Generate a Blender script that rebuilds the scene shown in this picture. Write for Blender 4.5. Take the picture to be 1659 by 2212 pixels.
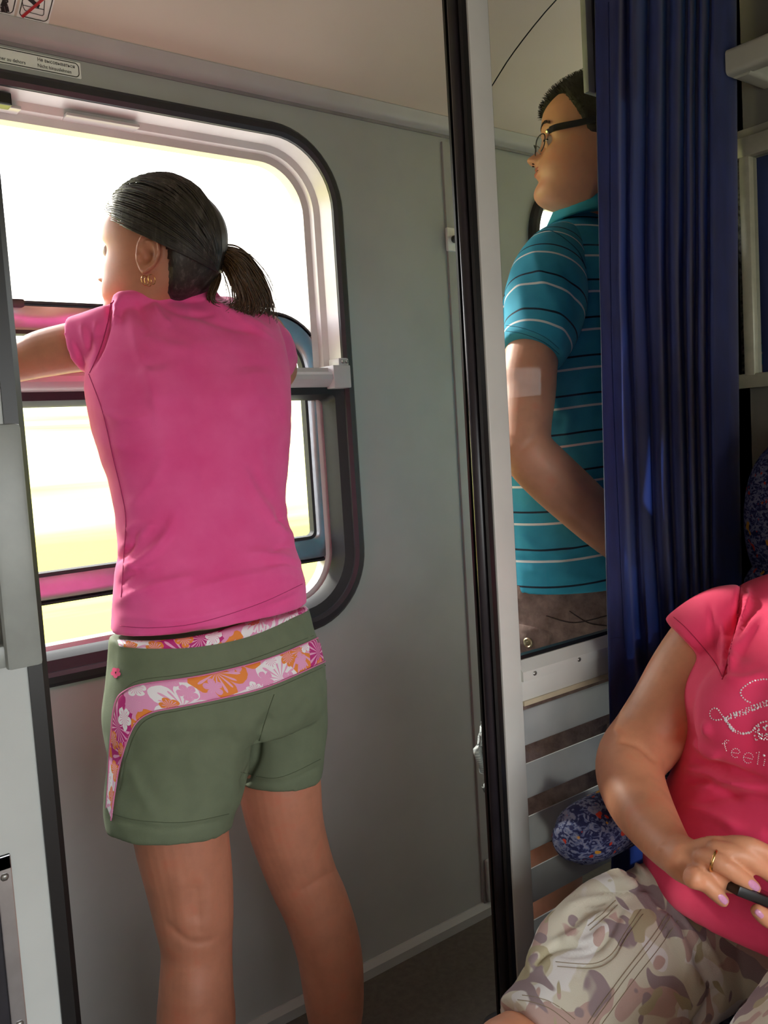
import bpy, bmesh, math, random
import numpy as np
from mathutils import Vector, Matrix, noise
from mathutils.bvhtree import BVHTree

for _o in list(bpy.data.objects):
    bpy.data.objects.remove(_o)
SC = bpy.context.scene
COL = SC.collection
random.seed(7)

# ------------------------------------------------------------------ camera
FPX, CX, CY, CAMH = 1912.0, 829.5, 1106.0, 1.25
# rows: camera right / down / forward in (along-train X, down, outward Y)
CAMM = np.array([[0.78715983, 0.06199732, -0.61362507],
                 [-0.09967976, 0.9946429, -0.02737617],
                 [0.60864057, 0.08271542, 0.78912281]])
def _w(r): return Vector((r[0], r[2], -r[1]))
C_R, C_D, C_F = _w(CAMM[0]), _w(CAMM[1]), _w(CAMM[2])
CAMPOS = Vector((0, 0, CAMH))
cam_data = bpy.data.cameras.new('camera')
cam_data.sensor_fit = 'HORIZONTAL'
cam_data.sensor_width = 36.0
cam_data.lens = 36.0 * FPX / 1659.0
cam_data.clip_start = 0.02
cam = bpy.data.objects.new('camera', cam_data)
COL.objects.link(cam)
_m = Matrix((C_R, -C_D, -C_F)).transposed().to_4x4()
_m.translation = CAMPOS
cam.matrix_world = _m
SC.camera = cam

# ------------------------------------------------------------------ world, sun, window portals, exposure
SC.view_settings.view_transform = 'Standard'
SC.view_settings.look = 'None'
SC.view_settings.gamma = 1.0
SC.view_settings.use_curve_mapping = False
SC.view_settings.exposure = 0.3
SC.cycles.max_bounces = 10
SC.cycles.diffuse_bounces = 6
SC.cycles.glossy_bounces = 4
SC.cycles.transmission_bounces = 6
SC.cycles.transparent_max_bounces = 12
SC.cycles.caustics_reflective = False
SC.cycles.caustics_refractive = False
SC.cycles.sample_clamp_indirect = 6.0

SKY = 5.2
world = bpy.data.worlds.new('sky')
SC.world = world
world.use_nodes = True
nt = world.node_tree
nt.nodes['Background'].inputs['Color'].default_value = (0.97, 0.985, 1.0, 1)
nt.nodes['Background'].inputs['Strength'].default_value = SKY

sun_d = bpy.data.lights.new('sun', 'SUN')
sun_d.energy = 4.5
sun_d.angle = math.radians(5)
sun_d.color = (1.0, 0.95, 0.85)
sun = bpy.data.objects.new('sun', sun_d)
COL.objects.link(sun)
sun.rotation_euler = Vector((0.13, -0.75, -0.44)).to_track_quat('-Z', 'Y').to_euler()

def portal(name, loc, sx, sy, direction):
    l = bpy.data.lights.new(name, 'AREA')
    l.shape = 'RECTANGLE'; l.size = sx; l.size_y = sy
    l.cycles.is_portal = True
    o = bpy.data.objects.new(name, l)
    COL.objects.link(o)
    o.location = loc
    o.rotation_euler = Vector(direction).to_track_quat('-Z', 'Z').to_euler()
    return o
portal('daylight_corridor_window', (0.56, 1.72, 1.39), 1.30, 1.12, (0, -1, 0))
portal('daylight_corridor_window_next', (2.42, 1.72, 1.39), 1.30, 1.12, (0, -1, 0))
portal('daylight_compartment_window', (0.56, -1.12, 1.11), 1.74, 0.94, (0, 1, 0))

# ------------------------------------------------------------------ helpers
def ray(x, y):
    return C_R * ((x - CX) / FPX) + C_D * ((y - CY) / FPX) + C_F
def P(x, y, Y):
    r = ray(x, y); return CAMPOS + r * (Y / r.y)
def PXp(x, y, X):
    r = ray(x, y); return CAMPOS + r * (X / r.x)
def PZp(x, y, Z):
    r = ray(x, y); return CAMPOS + r * ((Z - CAMH) / r.z)
def Pd(x, y, d):
    return CAMPOS + ray(x, y) * d
def depth(p): return (Vector(p) - CAMPOS).dot(C_F)
def proj(p):
    q = Vector(p) - CAMPOS; d = q.dot(C_F)
    return (CX + FPX * q.dot(C_R) / d, CY + FPX * q.dot(C_D) / d)
def proj_np(co):
    q = co - np.array(CAMPOS)
    d = q @ np.array(C_F)
    return CX + FPX * (q @ np.array(C_R)) / d, CY + FPX * (q @ np.array(C_D)) / d

def srgb(*c):
    if len(c) == 1: c = c[0]
    out = []
    for v in c[:3]:
        v = v / 255.0
        out.append(v / 12.92 if v <= 0.04045 else ((v + 0.055) / 1.055) ** 2.4)
    return (*out, 1.0)

# ------------------------------------------------------------------ materials
class NT:
    """tiny node graph helper"""
    def __init__(self, name):
        self.m = bpy.data.materials.new(name)
        self.m.use_nodes = True
        self.t = self.m.node_tree
        self.b = self.t.nodes['Principled BSDF']
        self.out = self.t.nodes['Material Output']
    def n(self, typ, **kw):
        nd = self.t.nodes.new(typ)
        for k, v in kw.items():
            if k == 'inp':
                for a, b in v.items():
                    self.put(nd.inputs[a], b)
            else: setattr(nd, k, v)
        return nd
    def put(self, sock, v):
        if isinstance(v, bpy.types.NodeSocket): self.t.links.new(v, sock)
        else: sock.default_value = v
    def math(self, op, a, b=0.0, c=0.0):
        nd = self.t.nodes.new('ShaderNodeMath'); nd.operation = op
        self.put(nd.inputs[0], a); self.put(nd.inputs[1], b); self.put(nd.inputs[2], c)
        return nd.outputs[0]
    def mix(self, fac, a, b):
        nd = self.t.nodes.new('ShaderNodeMix'); nd.data_type = 'RGBA'
        self.put(nd.inputs[0], fac); self.put(nd.inputs[6], a); self.put(nd.inputs[7], b)
        return nd.outputs[2]
    def obj(self):
        return self.n('ShaderNodeTexCoord').outputs['Object']
    def uv(self, name='UVMap'):
        return self.n('ShaderNodeUVMap', uv_map=name).outputs[0]
    def attr(self, name):
        return self.n('ShaderNodeAttribute', attribute_name=name)
    def noise(self, vec, scale, detail=3.0, rough=0.55, dist=0.0):
        nd = self.n('ShaderNodeTexNoise')
        if vec is not None: self.put(nd.inputs['Vector'], vec)
        nd.inputs['Scale'].default_value = scale; nd.inputs['Detail'].default_value = detail
        nd.inputs['Roughness'].default_value = rough; nd.inputs['Distortion'].default_value = dist
        return nd.outputs[0]
    def mapv(self, vec, scale=(1, 1, 1), loc=(0, 0, 0), rot=(0, 0, 0)):
        nd = self.n('ShaderNodeMapping')
        self.put(nd.inputs['Vector'], vec)
        nd.inputs['Scale'].default_value = scale; nd.inputs['Location'].default_value = loc
        nd.inputs['Rotation'].default_value = rot
        return nd.outputs[0]
    def ramp(self, fac, stops, interp='LINEAR'):
        nd = self.n('ShaderNodeValToRGB')
        self.put(nd.inputs[0], fac)
        r = nd.color_ramp; r.interpolation = interp
        while len(r.elements) < len(stops): r.elements.new(0.5)
        for e, (p, c) in zip(r.elements, stops):
            e.position = p; e.color = c
        return nd.outputs[0]
    def bump(self, h, strength=0.3, dist=0.002):
        nd = self.n('ShaderNodeBump')
        nd.inputs['Strength'].default_value = strength; nd.inputs['Distance'].default_value = dist
        self.put(nd.inputs['Height'], h)
        self.put(self.b.inputs['Normal'], nd.outputs[0])
    def base(self, c): self.put(self.b.inputs['Base Color'], c)
    def set(self, **kw):
        for k, v in kw.items(): self.put(self.b.inputs[k.replace('_', ' ')], v)
        return self

def simple(name, col, rough=0.5, metal=0.0, var=0.06, scale=18.0, bump=0.0, bscale=200.0, spec=0.5):
    g = NT(name)
    c = srgb(col)
    if var > 0:
        d = tuple(max(0, x * (1 - var * 1.6)) for x in c[:3]) + (1,)
        l = tuple(min(1, x * (1 + var)) for x in c[:3]) + (1,)
        g.base(g.ramp(g.noise(g.obj(), scale, 4.0), [(0.35, d), (0.65, l)]))
    else: g.base(c)
    g.set(Roughness=rough, Metallic=metal)
    g.b.inputs['Specular IOR Level'].default_value = spec
    if bump > 0: g.bump(g.noise(g.obj(), bscale, 2.0), bump, 0.001)
    return g.m

def glass_mat(name, tint=(1, 1, 1, 1), refl=1.0, dirt=0.0):
    g = NT(name)
    tr = g.n('ShaderNodeBsdfTransparent'); tr.inputs[0].default_value = tint
    gl = g.n('ShaderNodeBsdfGlossy'); gl.inputs['Roughness'].default_value = 0.01
    fr = g.n('ShaderNodeFresnel'); fr.inputs[0].default_value = 1.5
    mx = g.n('ShaderNodeMixShader')
    ge = g.n('ShaderNodeNewGeometry')   # far face of the pane must not act as a mirror from inside
    g.put(mx.inputs[0], g.math('MULTIPLY', g.math('MULTIPLY', fr.outputs[0], refl), g.math('SUBTRACT', 1.0, ge.outputs['Backfacing'])))
    g.put(mx.inputs[1], tr.outputs[0]); g.put(mx.inputs[2], gl.outputs[0])
    g.put(g.out.inputs[0], mx.outputs[0])
    return g.m

# ------------------------------------------------------------------ mesh helpers
def link(name, me, mat=None, parent=None, smooth=False):
    o = bpy.data.objects.new(name, me)
    COL.objects.link(o)
    if mat is not None:
        for m in (mat if isinstance(mat, (list, tuple)) else [mat]): me.materials.append(m)
    if smooth and len(me.polygons):
        me.polygons.foreach_set('use_smooth', [True] * len(me.polygons))
    if parent is not None:
        o.parent = parent
        o.matrix_parent_inverse = world_of(parent).inverted()
    return o
def world_of(o):
    m = o.matrix_basis.copy()
    if o.parent is not None:
        m = world_of(o.parent) @ o.matrix_parent_inverse @ m
    return m
def tag(o, label=None, cat=None, group=None, kind=None):
    if label: o['label'] = label
    if cat: o['category'] = cat
    if group: o['group'] = group
    if kind: o['kind'] = kind
    return o
def empty(name, loc, label=None, cat=None, group=None, kind=None):
    o = bpy.data.objects.new(name, None)
    COL.objects.link(o); o.location = loc; o.empty_display_size = 0.05
    return tag(o, label, cat, group, kind)

class MB:
    """collects geometry -> one mesh object"""
    def __init__(self): self.v = []; self.f = []; self.uv = None
    def add(self, vs, fs):
        b = len(self.v)
        self.v += [tuple(v) for v in vs]
        self.f += [tuple(i + b for i in f) for f in fs]
        return self
    def box(self, a, b, bev=0.0):
        x0, y0, z0 = [min(a[i], b[i]) for i in range(3)]
        x1, y1, z1 = [max(a[i], b[i]) for i in range(3)]
        if bev <= 0:
            vs = [(x0,y0,z0),(x1,y0,z0),(x1,y1,z0),(x0,y1,z0),(x0,y0,z1),(x1,y0,z1),(x1,y1,z1),(x0,y1,z1)]
            fs = [(0,3,2,1),(4,5,6,7),(0,1,5,4),(1,2,6,5),(2,3,7,6),(3,0,4,7)]
            return self.add(vs, fs)
        bm = bmesh.new()
        bmesh.ops.create_cube(bm, size=1.0)
        for v in bm.verts:
            v.co = Vector(((x0+x1)/2 + v.co.x*(x1-x0), (y0+y1)/2 + v.co.y*(y1-y0), (z0+z1)/2 + v.co.z*(z1-z0)))
        bmesh.ops.bevel(bm, geom=bm.edges[:], offset=bev, segments=2, affect='EDGES', profile=0.6)
        bm.verts.index_update()
        self.add([v.co for v in bm.verts], [[v.index for v in f.verts] for f in bm.faces])
        bm.free()
        return self
    def rings(self, rs, caps=True, close=True):
        n = len(rs[0]); vs = [p for r in rs for p in r]; fs = []
        for i in range(len(rs) - 1):
            for j in range(n if close else n - 1):
                k = (j + 1) % n
                fs.append((i*n + j, i*n + k, (i+1)*n + k, (i+1)*n + j))
        if caps and close:
            fs.append(tuple(reversed(range(n)))); fs.append(tuple((len(rs)-1)*n + j for j in range(n)))
        return self.add(vs, fs)
    def tube(self, pts, r, seg=8, caps=True):
        pts = [Vector(p) for p in pts]
        if not hasattr(r, '__len__'): r = [r] * len(pts)
        rs = []; nrm = None
        for i, p in enumerate(pts):
            t = (pts[min(i+1, len(pts)-1)] - pts[max(i-1, 0)])
            if t.length < 1e-9: t = Vector((0, 0, 1))
            t.normalize()
            if nrm is None:
                nrm = t.cross(Vector((0, 0, 1)))
                if nrm.length < 1e-3: nrm = t.cross(Vector((1, 0, 0)))
            nrm = (nrm - t * nrm.dot(t)).normalized()
            bn = t.cross(nrm)
            rs.append([p + (nrm * math.cos(a) + bn * math.sin(a)) * r[i] for a in [2*math.pi*k/seg for k in range(seg)]])
        return self.rings(rs, caps)
    def extrude(self, prof, a, b, axis):
        """closed 2D profile swept from a to b along axis ('X','Y','Z')"""
        def pt(u, v, w):
            return {'X': (w, u, v), 'Y': (u, w, v), 'Z': (u, v, w)}[axis]
        return self.rings([[pt(u, v, a) for u, v in prof], [pt(u, v, b) for u, v in prof]])
    def ball(self, c, r, seg=10, rg=6):
        c = Vector(c); rr = r if hasattr(r, '__len__') else (r, r, r)
        rs = []
        for i in range(1, rg):
            th = math.pi * i / rg
            rs.append([c + Vector((rr[0]*math.sin(th)*math.cos(2*math.pi*k/seg), rr[1]*math.sin(th)*math.sin(2*math.pi*k/seg), rr[2]*math.cos(th))) for k in range(seg)])
        return self.rings(rs)
    def build(self, name, mat=None, parent=None, smooth=False, fix=True, sharp=None):
        me = bpy.data.meshes.new(name)
        me.from_pydata(self.v, [], self.f)
        if fix:
            bm = bmesh.new(); bm.from_mesh(me)
            bmesh.ops.recalc_face_normals(bm, faces=bm.faces[:])
            bm.to_mesh(me); bm.free()
        o = link(name, me, mat, parent, smooth)
        if smooth and sharp:
            try: me.set_sharp_from_angle(angle=math.radians(sharp))
            except Exception: pass
        return o

def box_obj(name, a, b, mat, parent=None, bev=0.0):
    return MB().box(a, b, bev).build(name, mat, parent, smooth=bev > 0, sharp=40)

def rrect(x0, x1, z0, z1, r, n=10):
    """rounded rectangle loop, counter-clockwise, same vertex count always; r may be (bl, br, tr, tl)"""
    if not hasattr(r, '__len__'): r = (r,) * 4
    out = []
    for (cx, cz, sx, sz, a0), rr in zip(((x0, z0, 1, 1, math.pi), (x1, z0, -1, 1, 1.5*math.pi), (x1, z1, -1, -1, 0), (x0, z1, 1, -1, 0.5*math.pi)), r):
        for k in range(n + 1):
            a = a0 + 0.5 * math.pi * k / n
            out.append((cx + sx*rr + rr*math.cos(a), cz + sz*rr + rr*math.sin(a)))
    return out

def crom(pts, m):
    """resample list of tuples with Catmull-Rom, m subdivisions per span"""
    A = np.array(pts, float); out = []
    n = len(A)
    for i in range(n - 1):
        p0, p1, p2, p3 = A[max(i-1, 0)], A[i], A[i+1], A[min(i+2, n-1)]
        for k in range(m):
            t = k / m
            out.append(0.5*((2*p1) + (-p0+p2)*t + (2*p0-5*p1+4*p2-p3)*t*t + (-p0+3*p1-3*p2+p3)*t**3))
    out.append(A[-1])
    return np.array(out)

# ---- limbs / torsos as closed tubes
def chain(pts, seg=28, sub=4, cap=True):
    """pts: (px, py, Y, half width px, depth ratio). Real tube with radii in metres."""
    W = []
    for x, y, Y, w, k in pts:
        p = P(x, y, Y); W.append((*p, w * depth(p) / FPX, k))
    return wchain(W, seg, sub, cap)
def wchain(W, seg=28, sub=4, cap=True):
    """W: (x,y,z,radius,ratio)"""
    A = crom(W, sub)
    pts = [Vector(a[:3]) for a in A]
    rs = []
    for i, p in enumerate(pts):
        t = (pts[min(i+1, len(pts)-1)] - pts[max(i-1, 0)]).normalized()
        view = (p - CAMPOS).normalized()
        u = t.cross(view)
        if u.length < 0.05: u = t.cross(Vector((0, 0, 1)))
        u.normalize(); v = u.cross(t).normalized()
        r = A[i][3]; k = A[i][4]
        rs.append([p + u*(r*math.cos(a)) + v*(r*k*math.sin(a)) for a in [2*math.pi*j/seg for j in range(seg)]])
    if cap:  # rounded ends
        for end in (0, -1):
            c = pts[end]; t = (pts[0]-pts[1]).normalized() if end == 0 else (pts[-1]-pts[-2]).normalized()
            base = rs[end]; rr = A[end][3]
            new = []
            for q in (0.5, 0.85):
                s = math.sqrt(max(0, 1-q*q))
                new.append([c + (b - c)*s + t*(rr*q*0.8) for b in base])
            if end == 0: rs = list(reversed(new)) + rs
            else: rs = rs + new
    m = MB(); m.rings(rs); return m
def torso(rings, U=(1, 0, 0), V=(0, 1, 0), seg=48, sub=4, n=2.3):
    """rings: (xl, yl, xr, yr, Y, k) picture extents -> elliptic sections in the body's own axes"""
    W = []
    for xl, yl, xr, yr, Y, k in rings:
        c = P((xl+xr)/2, (yl+yr)/2, Y); W.append((*c, abs(xr-xl)/2 * depth(c)/FPX, k))
    return wtorso(W, U, V, seg, sub, n)
def wtorso(W, U=(1, 0, 0), V=(0, 1, 0), seg=48, sub=4, n=2.3, solve=True):
    U = Vector(U).normalized(); V = Vector(V).normalized()
    rs = []
    for a in crom(W, sub):
        c = Vector(a[:3]); k = a[4]
        view = (c - CAMPOS); view.z = 0; view.normalize()
        e = Vector((view.y, -view.x, 0))
        A_ = a[3] / math.sqrt((U.dot(e))**2 + (k*V.dot(e))**2) if solve else a[3]
        ring = []
        for j in range(seg):
            t = 2*math.pi*j/seg; cs, sn = math.cos(t), math.sin(t)
            ring.append(c + U*(A_*math.copysign(abs(cs)**(2/n), cs)) + V*(A_*k*math.copysign(abs(sn)**(2/n), sn)))
        rs.append(ring)
    m = MB(); m.rings(rs); return m

def merge(*ms):
    o = MB()
    for m in ms: o.add(m.v, m.f)
    return o
def remesh(mb, voxel=0.004, smooth=4, factor=0.5):
    me = bpy.data.meshes.new('tmp'); me.from_pydata(mb.v, [], mb.f)
    bm = bmesh.new(); bm.from_mesh(me); bmesh.ops.recalc_face_normals(bm, faces=bm.faces[:]); bm.to_mesh(me); bm.free()
    o = bpy.data.objects.new('tmp', me); COL.objects.link(o)
    r = o.modifiers.new('r', 'REMESH'); r.mode = 'VOXEL'; r.voxel_size = voxel; r.adaptivity = 0.0
    if smooth:
        s = o.modifiers.new('s', 'SMOOTH'); s.factor = factor; s.iterations = smooth
    dg = bpy.context.evaluated_depsgraph_get(); dg.update()
    out = bpy.data.meshes.new_from_object(o.evaluated_get(dg))
    bpy.data.objects.remove(o); bpy.data.meshes.remove(me)
    return out
def get_co(me):
    a = np.empty(len(me.vertices)*3); me.vertices.foreach_get('co', a); return a.reshape(-1, 3)
def get_no(me):
    a = np.empty(len(me.vertices)*3); me.vertex_normals.foreach_get('vector', a); return a.reshape(-1, 3)
def set_co(me, co):
    me.vertices.foreach_set('co', co.ravel()); me.update()
def seg_dist(px, py, poly):
    """distance to a polyline and parameter 0..1 along it"""
    best = np.full(px.shape, 1e9); bt = np.zeros(px.shape)
    poly = np.array(poly, float); n = len(poly) - 1
    for i in range(n):
        a, b = poly[i], poly[i+1]; ab = b - a
        t = np.clip(((px-a[0])*ab[0] + (py-a[1])*ab[1]) / max(ab@ab, 1e-9), 0, 1)
        d = np.hypot(px - a[0] - t*ab[0], py - a[1] - t*ab[1])
        m = d < best
        best = np.where(m, d, best); bt = np.where(m, (i+t)/n, bt)
    return best, bt
def folds(me, fl, front=True):
    """cloth folds: (polyline in picture, width px, height mm) pushed into the real surface"""
    co = get_co(me); no = get_no(me)
    px, py = proj_np(co)
    view = co - np.array(CAMPOS); view /= np.linalg.norm(view, axis=1)[:, None]
    facing = np.clip(-(no*view).sum(1)*3 + 0.3, 0, 1) if front else 1.0
    disp = np.zeros(len(co))
    for poly, w, h in fl:
        poly = crom([tuple(map(float, p)) for p in poly], 4) if len(poly) > 2 else poly
        d, t = seg_dist(px, py, poly)
        taper = np.clip(np.minimum(t, 1-t)*4 + 0.15, 0, 1)
        disp += h*0.001*np.exp(-(d/w)**2)*taper
    set_co(me, co + no*(disp*facing)[:, None])
def noise_disp(me, amp, freq, stretch=(1, 1, 1), seed=0.0):
    co = get_co(me); no = get_no(me); d = np.empty(len(co))
    for i, c in enumerate(co):
        d[i] = noise.noise(Vector((c[0]*freq*stretch[0] + seed, c[1]*freq*stretch[1], c[2]*freq*stretch[2])))
    set_co(me, co + no*(d*amp)[:, None])
def add_attr(me, name, vals):
    a = me.attributes.new(name, 'FLOAT', 'POINT'); a.data.foreach_set('value', np.asarray(vals, dtype=np.float32))
def bvh_of(me):
    return BVHTree.FromPolygons([v.co.copy() for v in me.vertices], [tuple(p.vertices) for p in me.polygons])
def cast(bvh, x, y, off=0.0015):
    r = ray(x, y).normalized()
    h = bvh.ray_cast(CAMPOS, r)
    if h[0] is None:
        q = bvh.find_nearest(CAMPOS + r*1.3) 
        # nearest surface point to the sight line
        best = None
        for s in np.linspace(0.5, 2.2, 60):
            n_ = bvh.find_nearest(CAMPOS + r*float(s))
            if best is None or n_[3] < best[3]: best = n_
        h = best
    n = h[1]
    if n.dot(r) > 0: n = -n
    return h[0] + n*off, n
def patch(bvh, top, bot, nu, nv, off=0.0015, thick=True, tuck=True):
    """fabric strip sewn onto a surface between two picture curves; returns MB and uv list (metres)"""
    T = crom(top, 12); B = crom(bot, 12)
    def samp(A, t):
        L = np.r_[0, np.cumsum(np.hypot(*(A[1:]-A[:-1]).T))]; s = t*L[-1]
        return np.array([np.interp(s, L, A[:, 0]), np.interp(s, L, A[:, 1])])
    grid = []; nn = []
    for i in range(nu + 1):
        a = samp(T, i/nu); b = samp(B, i/nu); col = []
        for j in range(nv + 1):
            q = a + (b - a)*j/nv
            o = off
            if tuck and (i in (0, nu) or j in (0, nv)): o = -0.0008
            p, n = cast(bvh, q[0], q[1], o)
            col.append(p)
        grid.append(col)
    m = MB(); vs = [p for c in grid for p in c]; fs = []; uv = []
    W = nv + 1
    for i in range(nu):
        for j in range(nv):
            fs.append((i*W+j, i*W+j+1, (i+1)*W+j+1, (i+1)*W+j))
    m.add(vs, fs)
    us = [0.0]
    mid = nv//2
    for i in range(1, nu + 1): us.append(us[-1] + (grid[i][mid]-grid[i-1][mid]).length)
    for i in range(nu + 1):
        acc = 0.0
        for j in range(W):
            if j: acc += (grid[i][j]-grid[i][j-1]).length
            uv.append((us[i], acc))
    return m, uv
def set_uv(me, uv):
    l = me.uv_layers.new(name='UVMap')
    for lp in me.loops: l.data[lp.index].uv = uv[lp.vertex_index]
def patch_obj(name, bvh, top, bot, nu, nv, mat, parent, off=0.0015):
    m, uv = patch(bvh, top, bot, nu, nv, off)
    o = m.build(name, mat, parent, smooth=True, fix=False)
    set_uv(o.data, uv)
    return o
def seam(name, bvh, line, w, mat, parent, off=0.0008, n=None):
    """raised thread line following a picture curve on a surface"""
    A = crom(line, 8) if len(line) > 2 else np.array([np.array(line[0]) + (np.array(line[1])-np.array(line[0]))*k/8 for k in range(9)])
    pts = [cast(bvh, a[0], a[1], off)[0] for a in A]
    return MB().tube(pts, w, 5).build(name, mat, parent, smooth=True)
# ------------------------------------------------------------------ shared materials
M = {}
M['wall'] = simple('grey_wall_laminate', (170, 171, 171), 0.42, 0, 0.03, 6, 0.05, 500)
M['cream'] = simple('cream_ceiling_laminate', (222, 206, 194), 0.5, 0, 0.02, 4)
M['trim'] = simple('lilac_grey_trim', (186, 182, 184), 0.3, 0.0, 0.03, 10)
M['alu'] = simple('brushed_aluminium', (196, 196, 200), 0.28, 0.9, 0.05, 40)
M['sash'] = simple('polished_sash_frame', (150, 150, 160), 0.2, 0.7, 0.04, 30)
M['frame'] = simple('pale_window_frame', (205, 200, 200), 0.35, 0.1, 0.03, 20)
M['rubber'] = simple('black_rubber', (20, 20, 26), 0.6, 0, 0.1, 60)
M['rubber2'] = simple('dark_grey_rubber', (38, 37, 44), 0.42, 0, 0.08, 60)
M['post'] = simple('pale_grey_green_paint', (206, 208, 203), 0.32, 0, 0.03, 9, 0.04, 300)
M['door'] = simple('pale_grey_door_paint', (196, 202, 200), 0.35, 0, 0.03, 7, 0.05, 260)
M['handle'] = simple('grey_handle_paint', (150, 156, 152), 0.3, 0, 0.05, 25, 0.05, 300)
M['floor'] = simple('dark_corridor_lino', (92, 86, 80), 0.55, 0, 0.12, 60, 0.1, 400)
M['screw'] = simple('dull_screw_metal', (150, 150, 146), 0.35, 0.8, 0.1, 100)
M['black'] = simple('black_plastic', (18, 18, 20), 0.35, 0, 0.05, 60)
M['white'] = simple('white_sticker', (242, 242, 240), 0.4, 0, 0.03, 30)
M['ink'] = simple('black_print', (22, 20, 20), 0.6, 0, 0.0)
M['red'] = simple('red_print', (190, 40, 45), 0.6, 0, 0.0)
M['glass'] = glass_mat('clear_glass', (0.97, 0.98, 0.97, 1), 1.0)
M['pglass'] = glass_mat('partition_glass', (0.95, 0.96, 0.95, 1), 0.4)

YW = 1.63      # corridor outer wall, inner face
YP = 0.89      # compartment partition, compartment face
XR = 1.53      # cross wall behind the seated woman
XL = -0.42
YO = -1.05     # compartment outer wall

def struct(o): o['kind'] = 'structure'; return o

# outside ground: sunlit meadow running along the line, with far hedge bank
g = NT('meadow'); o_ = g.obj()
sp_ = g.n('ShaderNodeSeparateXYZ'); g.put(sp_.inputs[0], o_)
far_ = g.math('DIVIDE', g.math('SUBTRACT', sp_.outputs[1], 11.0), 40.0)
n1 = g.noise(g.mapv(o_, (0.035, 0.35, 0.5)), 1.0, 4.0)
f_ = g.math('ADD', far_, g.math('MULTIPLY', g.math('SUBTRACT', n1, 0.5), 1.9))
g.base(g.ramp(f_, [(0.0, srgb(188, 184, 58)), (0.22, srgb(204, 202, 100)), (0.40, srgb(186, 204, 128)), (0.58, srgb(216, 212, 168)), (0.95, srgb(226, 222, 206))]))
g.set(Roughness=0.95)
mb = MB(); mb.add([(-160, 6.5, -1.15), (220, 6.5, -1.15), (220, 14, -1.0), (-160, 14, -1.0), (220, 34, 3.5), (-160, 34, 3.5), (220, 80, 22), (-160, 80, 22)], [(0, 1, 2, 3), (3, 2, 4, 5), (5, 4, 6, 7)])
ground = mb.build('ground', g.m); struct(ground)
gb0 = MB().add([(-90, -90, -1.15), (120, -90, -1.15), (120, 6.5, -1.15), (-90, 6.5, -1.15)], [(0, 1, 2, 3)]).build('ground_trackbed', simple('pale_ballast', (176, 174, 168), 0.95, 0, 0.1, 3)); struct(gb0)
tag(ground, 'sunlit yellow green meadow outside the train windows')

# floor
struct(MB().box((-1.7, YO-0.05, -0.06), (4.6, YW+0.06, 0.0)).build('floor', M['floor']))

# corridor outer wall with two window openings, built as two laminate panels
W1X = (-0.06, 1.175); W2X = (1.81, 3.05); WZ = (0.852, 1.909); WR = 0.155
def panel_with_hole(x0, x1, z0, z1, hx, hz, r, y):
    loop0 = rrect(hx[0], hx[1], hz[0], hz[1], r, 12); loop = []
    for (a, b) in zip(loop0, loop0[1:] + loop0[:1]):
        k = 6 if math.hypot(b[0]-a[0], b[1]-a[1]) > 0.1 else 1
        loop += [(a[0] + (b[0]-a[0])*i/k, a[1] + (b[1]-a[1])*i/k) for i in range(k)]
    cx, cz = (hx[0]+hx[1])/2, (hz[0]+hz[1])/2
    outer = []
    for (u, v) in loop:
        du, dv = u - cx, v - cz
        t = min(((x1-cx) if du > 0 else (x0-cx))/du if abs(du) > 1e-6 else 1e9, ((z1-cz) if dv > 0 else (z0-cz))/dv if abs(dv) > 1e-6 else 1e9)
        outer.append((cx + du*t, cz + dv*t))
    m = MB(); n = len(loop)
    m.add([(u, y, v) for u, v in loop] + [(u, y, v) for u, v in outer], [(i, (i+1) % n, n+(i+1) % n, n+i) for i in range(n)])
    # square corners
    for (cxx, czz) in ((x0, z0), (x1, z0), (x1, z1), (x0, z1)):
        k = min(range(n), key=lambda i: (outer[i][0]-cxx)**2 + (outer[i][1]-czz)**2)
        best = sorted(range(n), key=lambda i: (outer[i][0]-cxx)**2 + (outer[i][1]-czz)**2)
        a = next(i for i in best if abs(outer[i][0]-cxx) < 1e-6); b = next(i for i in best if abs(outer[i][1]-czz) < 1e-6)
        if a != b: m.add([(cxx, y, czz), (outer[a][0], y, outer[a][1]), (outer[b][0], y, outer[b][1])], [(0, 1, 2)])
    return m
wb = MB()
pa = panel_with_hole(-1.7, 1.505, 0.0, 1.99, W1X, WZ, WR, YW)
pb = panel_with_hole(1.505, 4.6, 0.0, 1.99, W2X, WZ, WR, YW+0.004)
wall_back = merge(pa, pb).build('wall_back', M['wall'], fix=False); struct(wall_back)
# vertical joint cover strip with rivets
strip = box_obj('joint_strip', (1.500, YW-0.006, 0.03), (1.560, YW+0.003, 1.955), M['wall'], wall_back, 0.002)
for z in (0.12, 0.45, 0.8, 1.1, 1.45, 1.8):
    MB().ball((1.545, YW-0.006, z), (0.005, 0.003, 0.005)).build('rivet', M['wall'], strip, smooth=True)
clip = MB().box((1.506, YW-0.014, 0.035), (1.556, YW-0.004, 0.15), 0.006).build('corner_clip', M['wall'], wall_back, smooth=True)
MB().ball((1.531, YW-0.015, 0.085), (0.010, 0.006, 0.010)).build('rivet', M['screw'], clip, smooth=True)
# skirting
bb = MB().extrude([(YW-0.014, 0.0), (YW, 0.0), (YW, 0.036), (YW-0.004, 0.036), (YW-0.014, 0.022)], -1.7, 4.6, 'X').build('baseboard_back', M['wall']); struct(bb)

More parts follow.
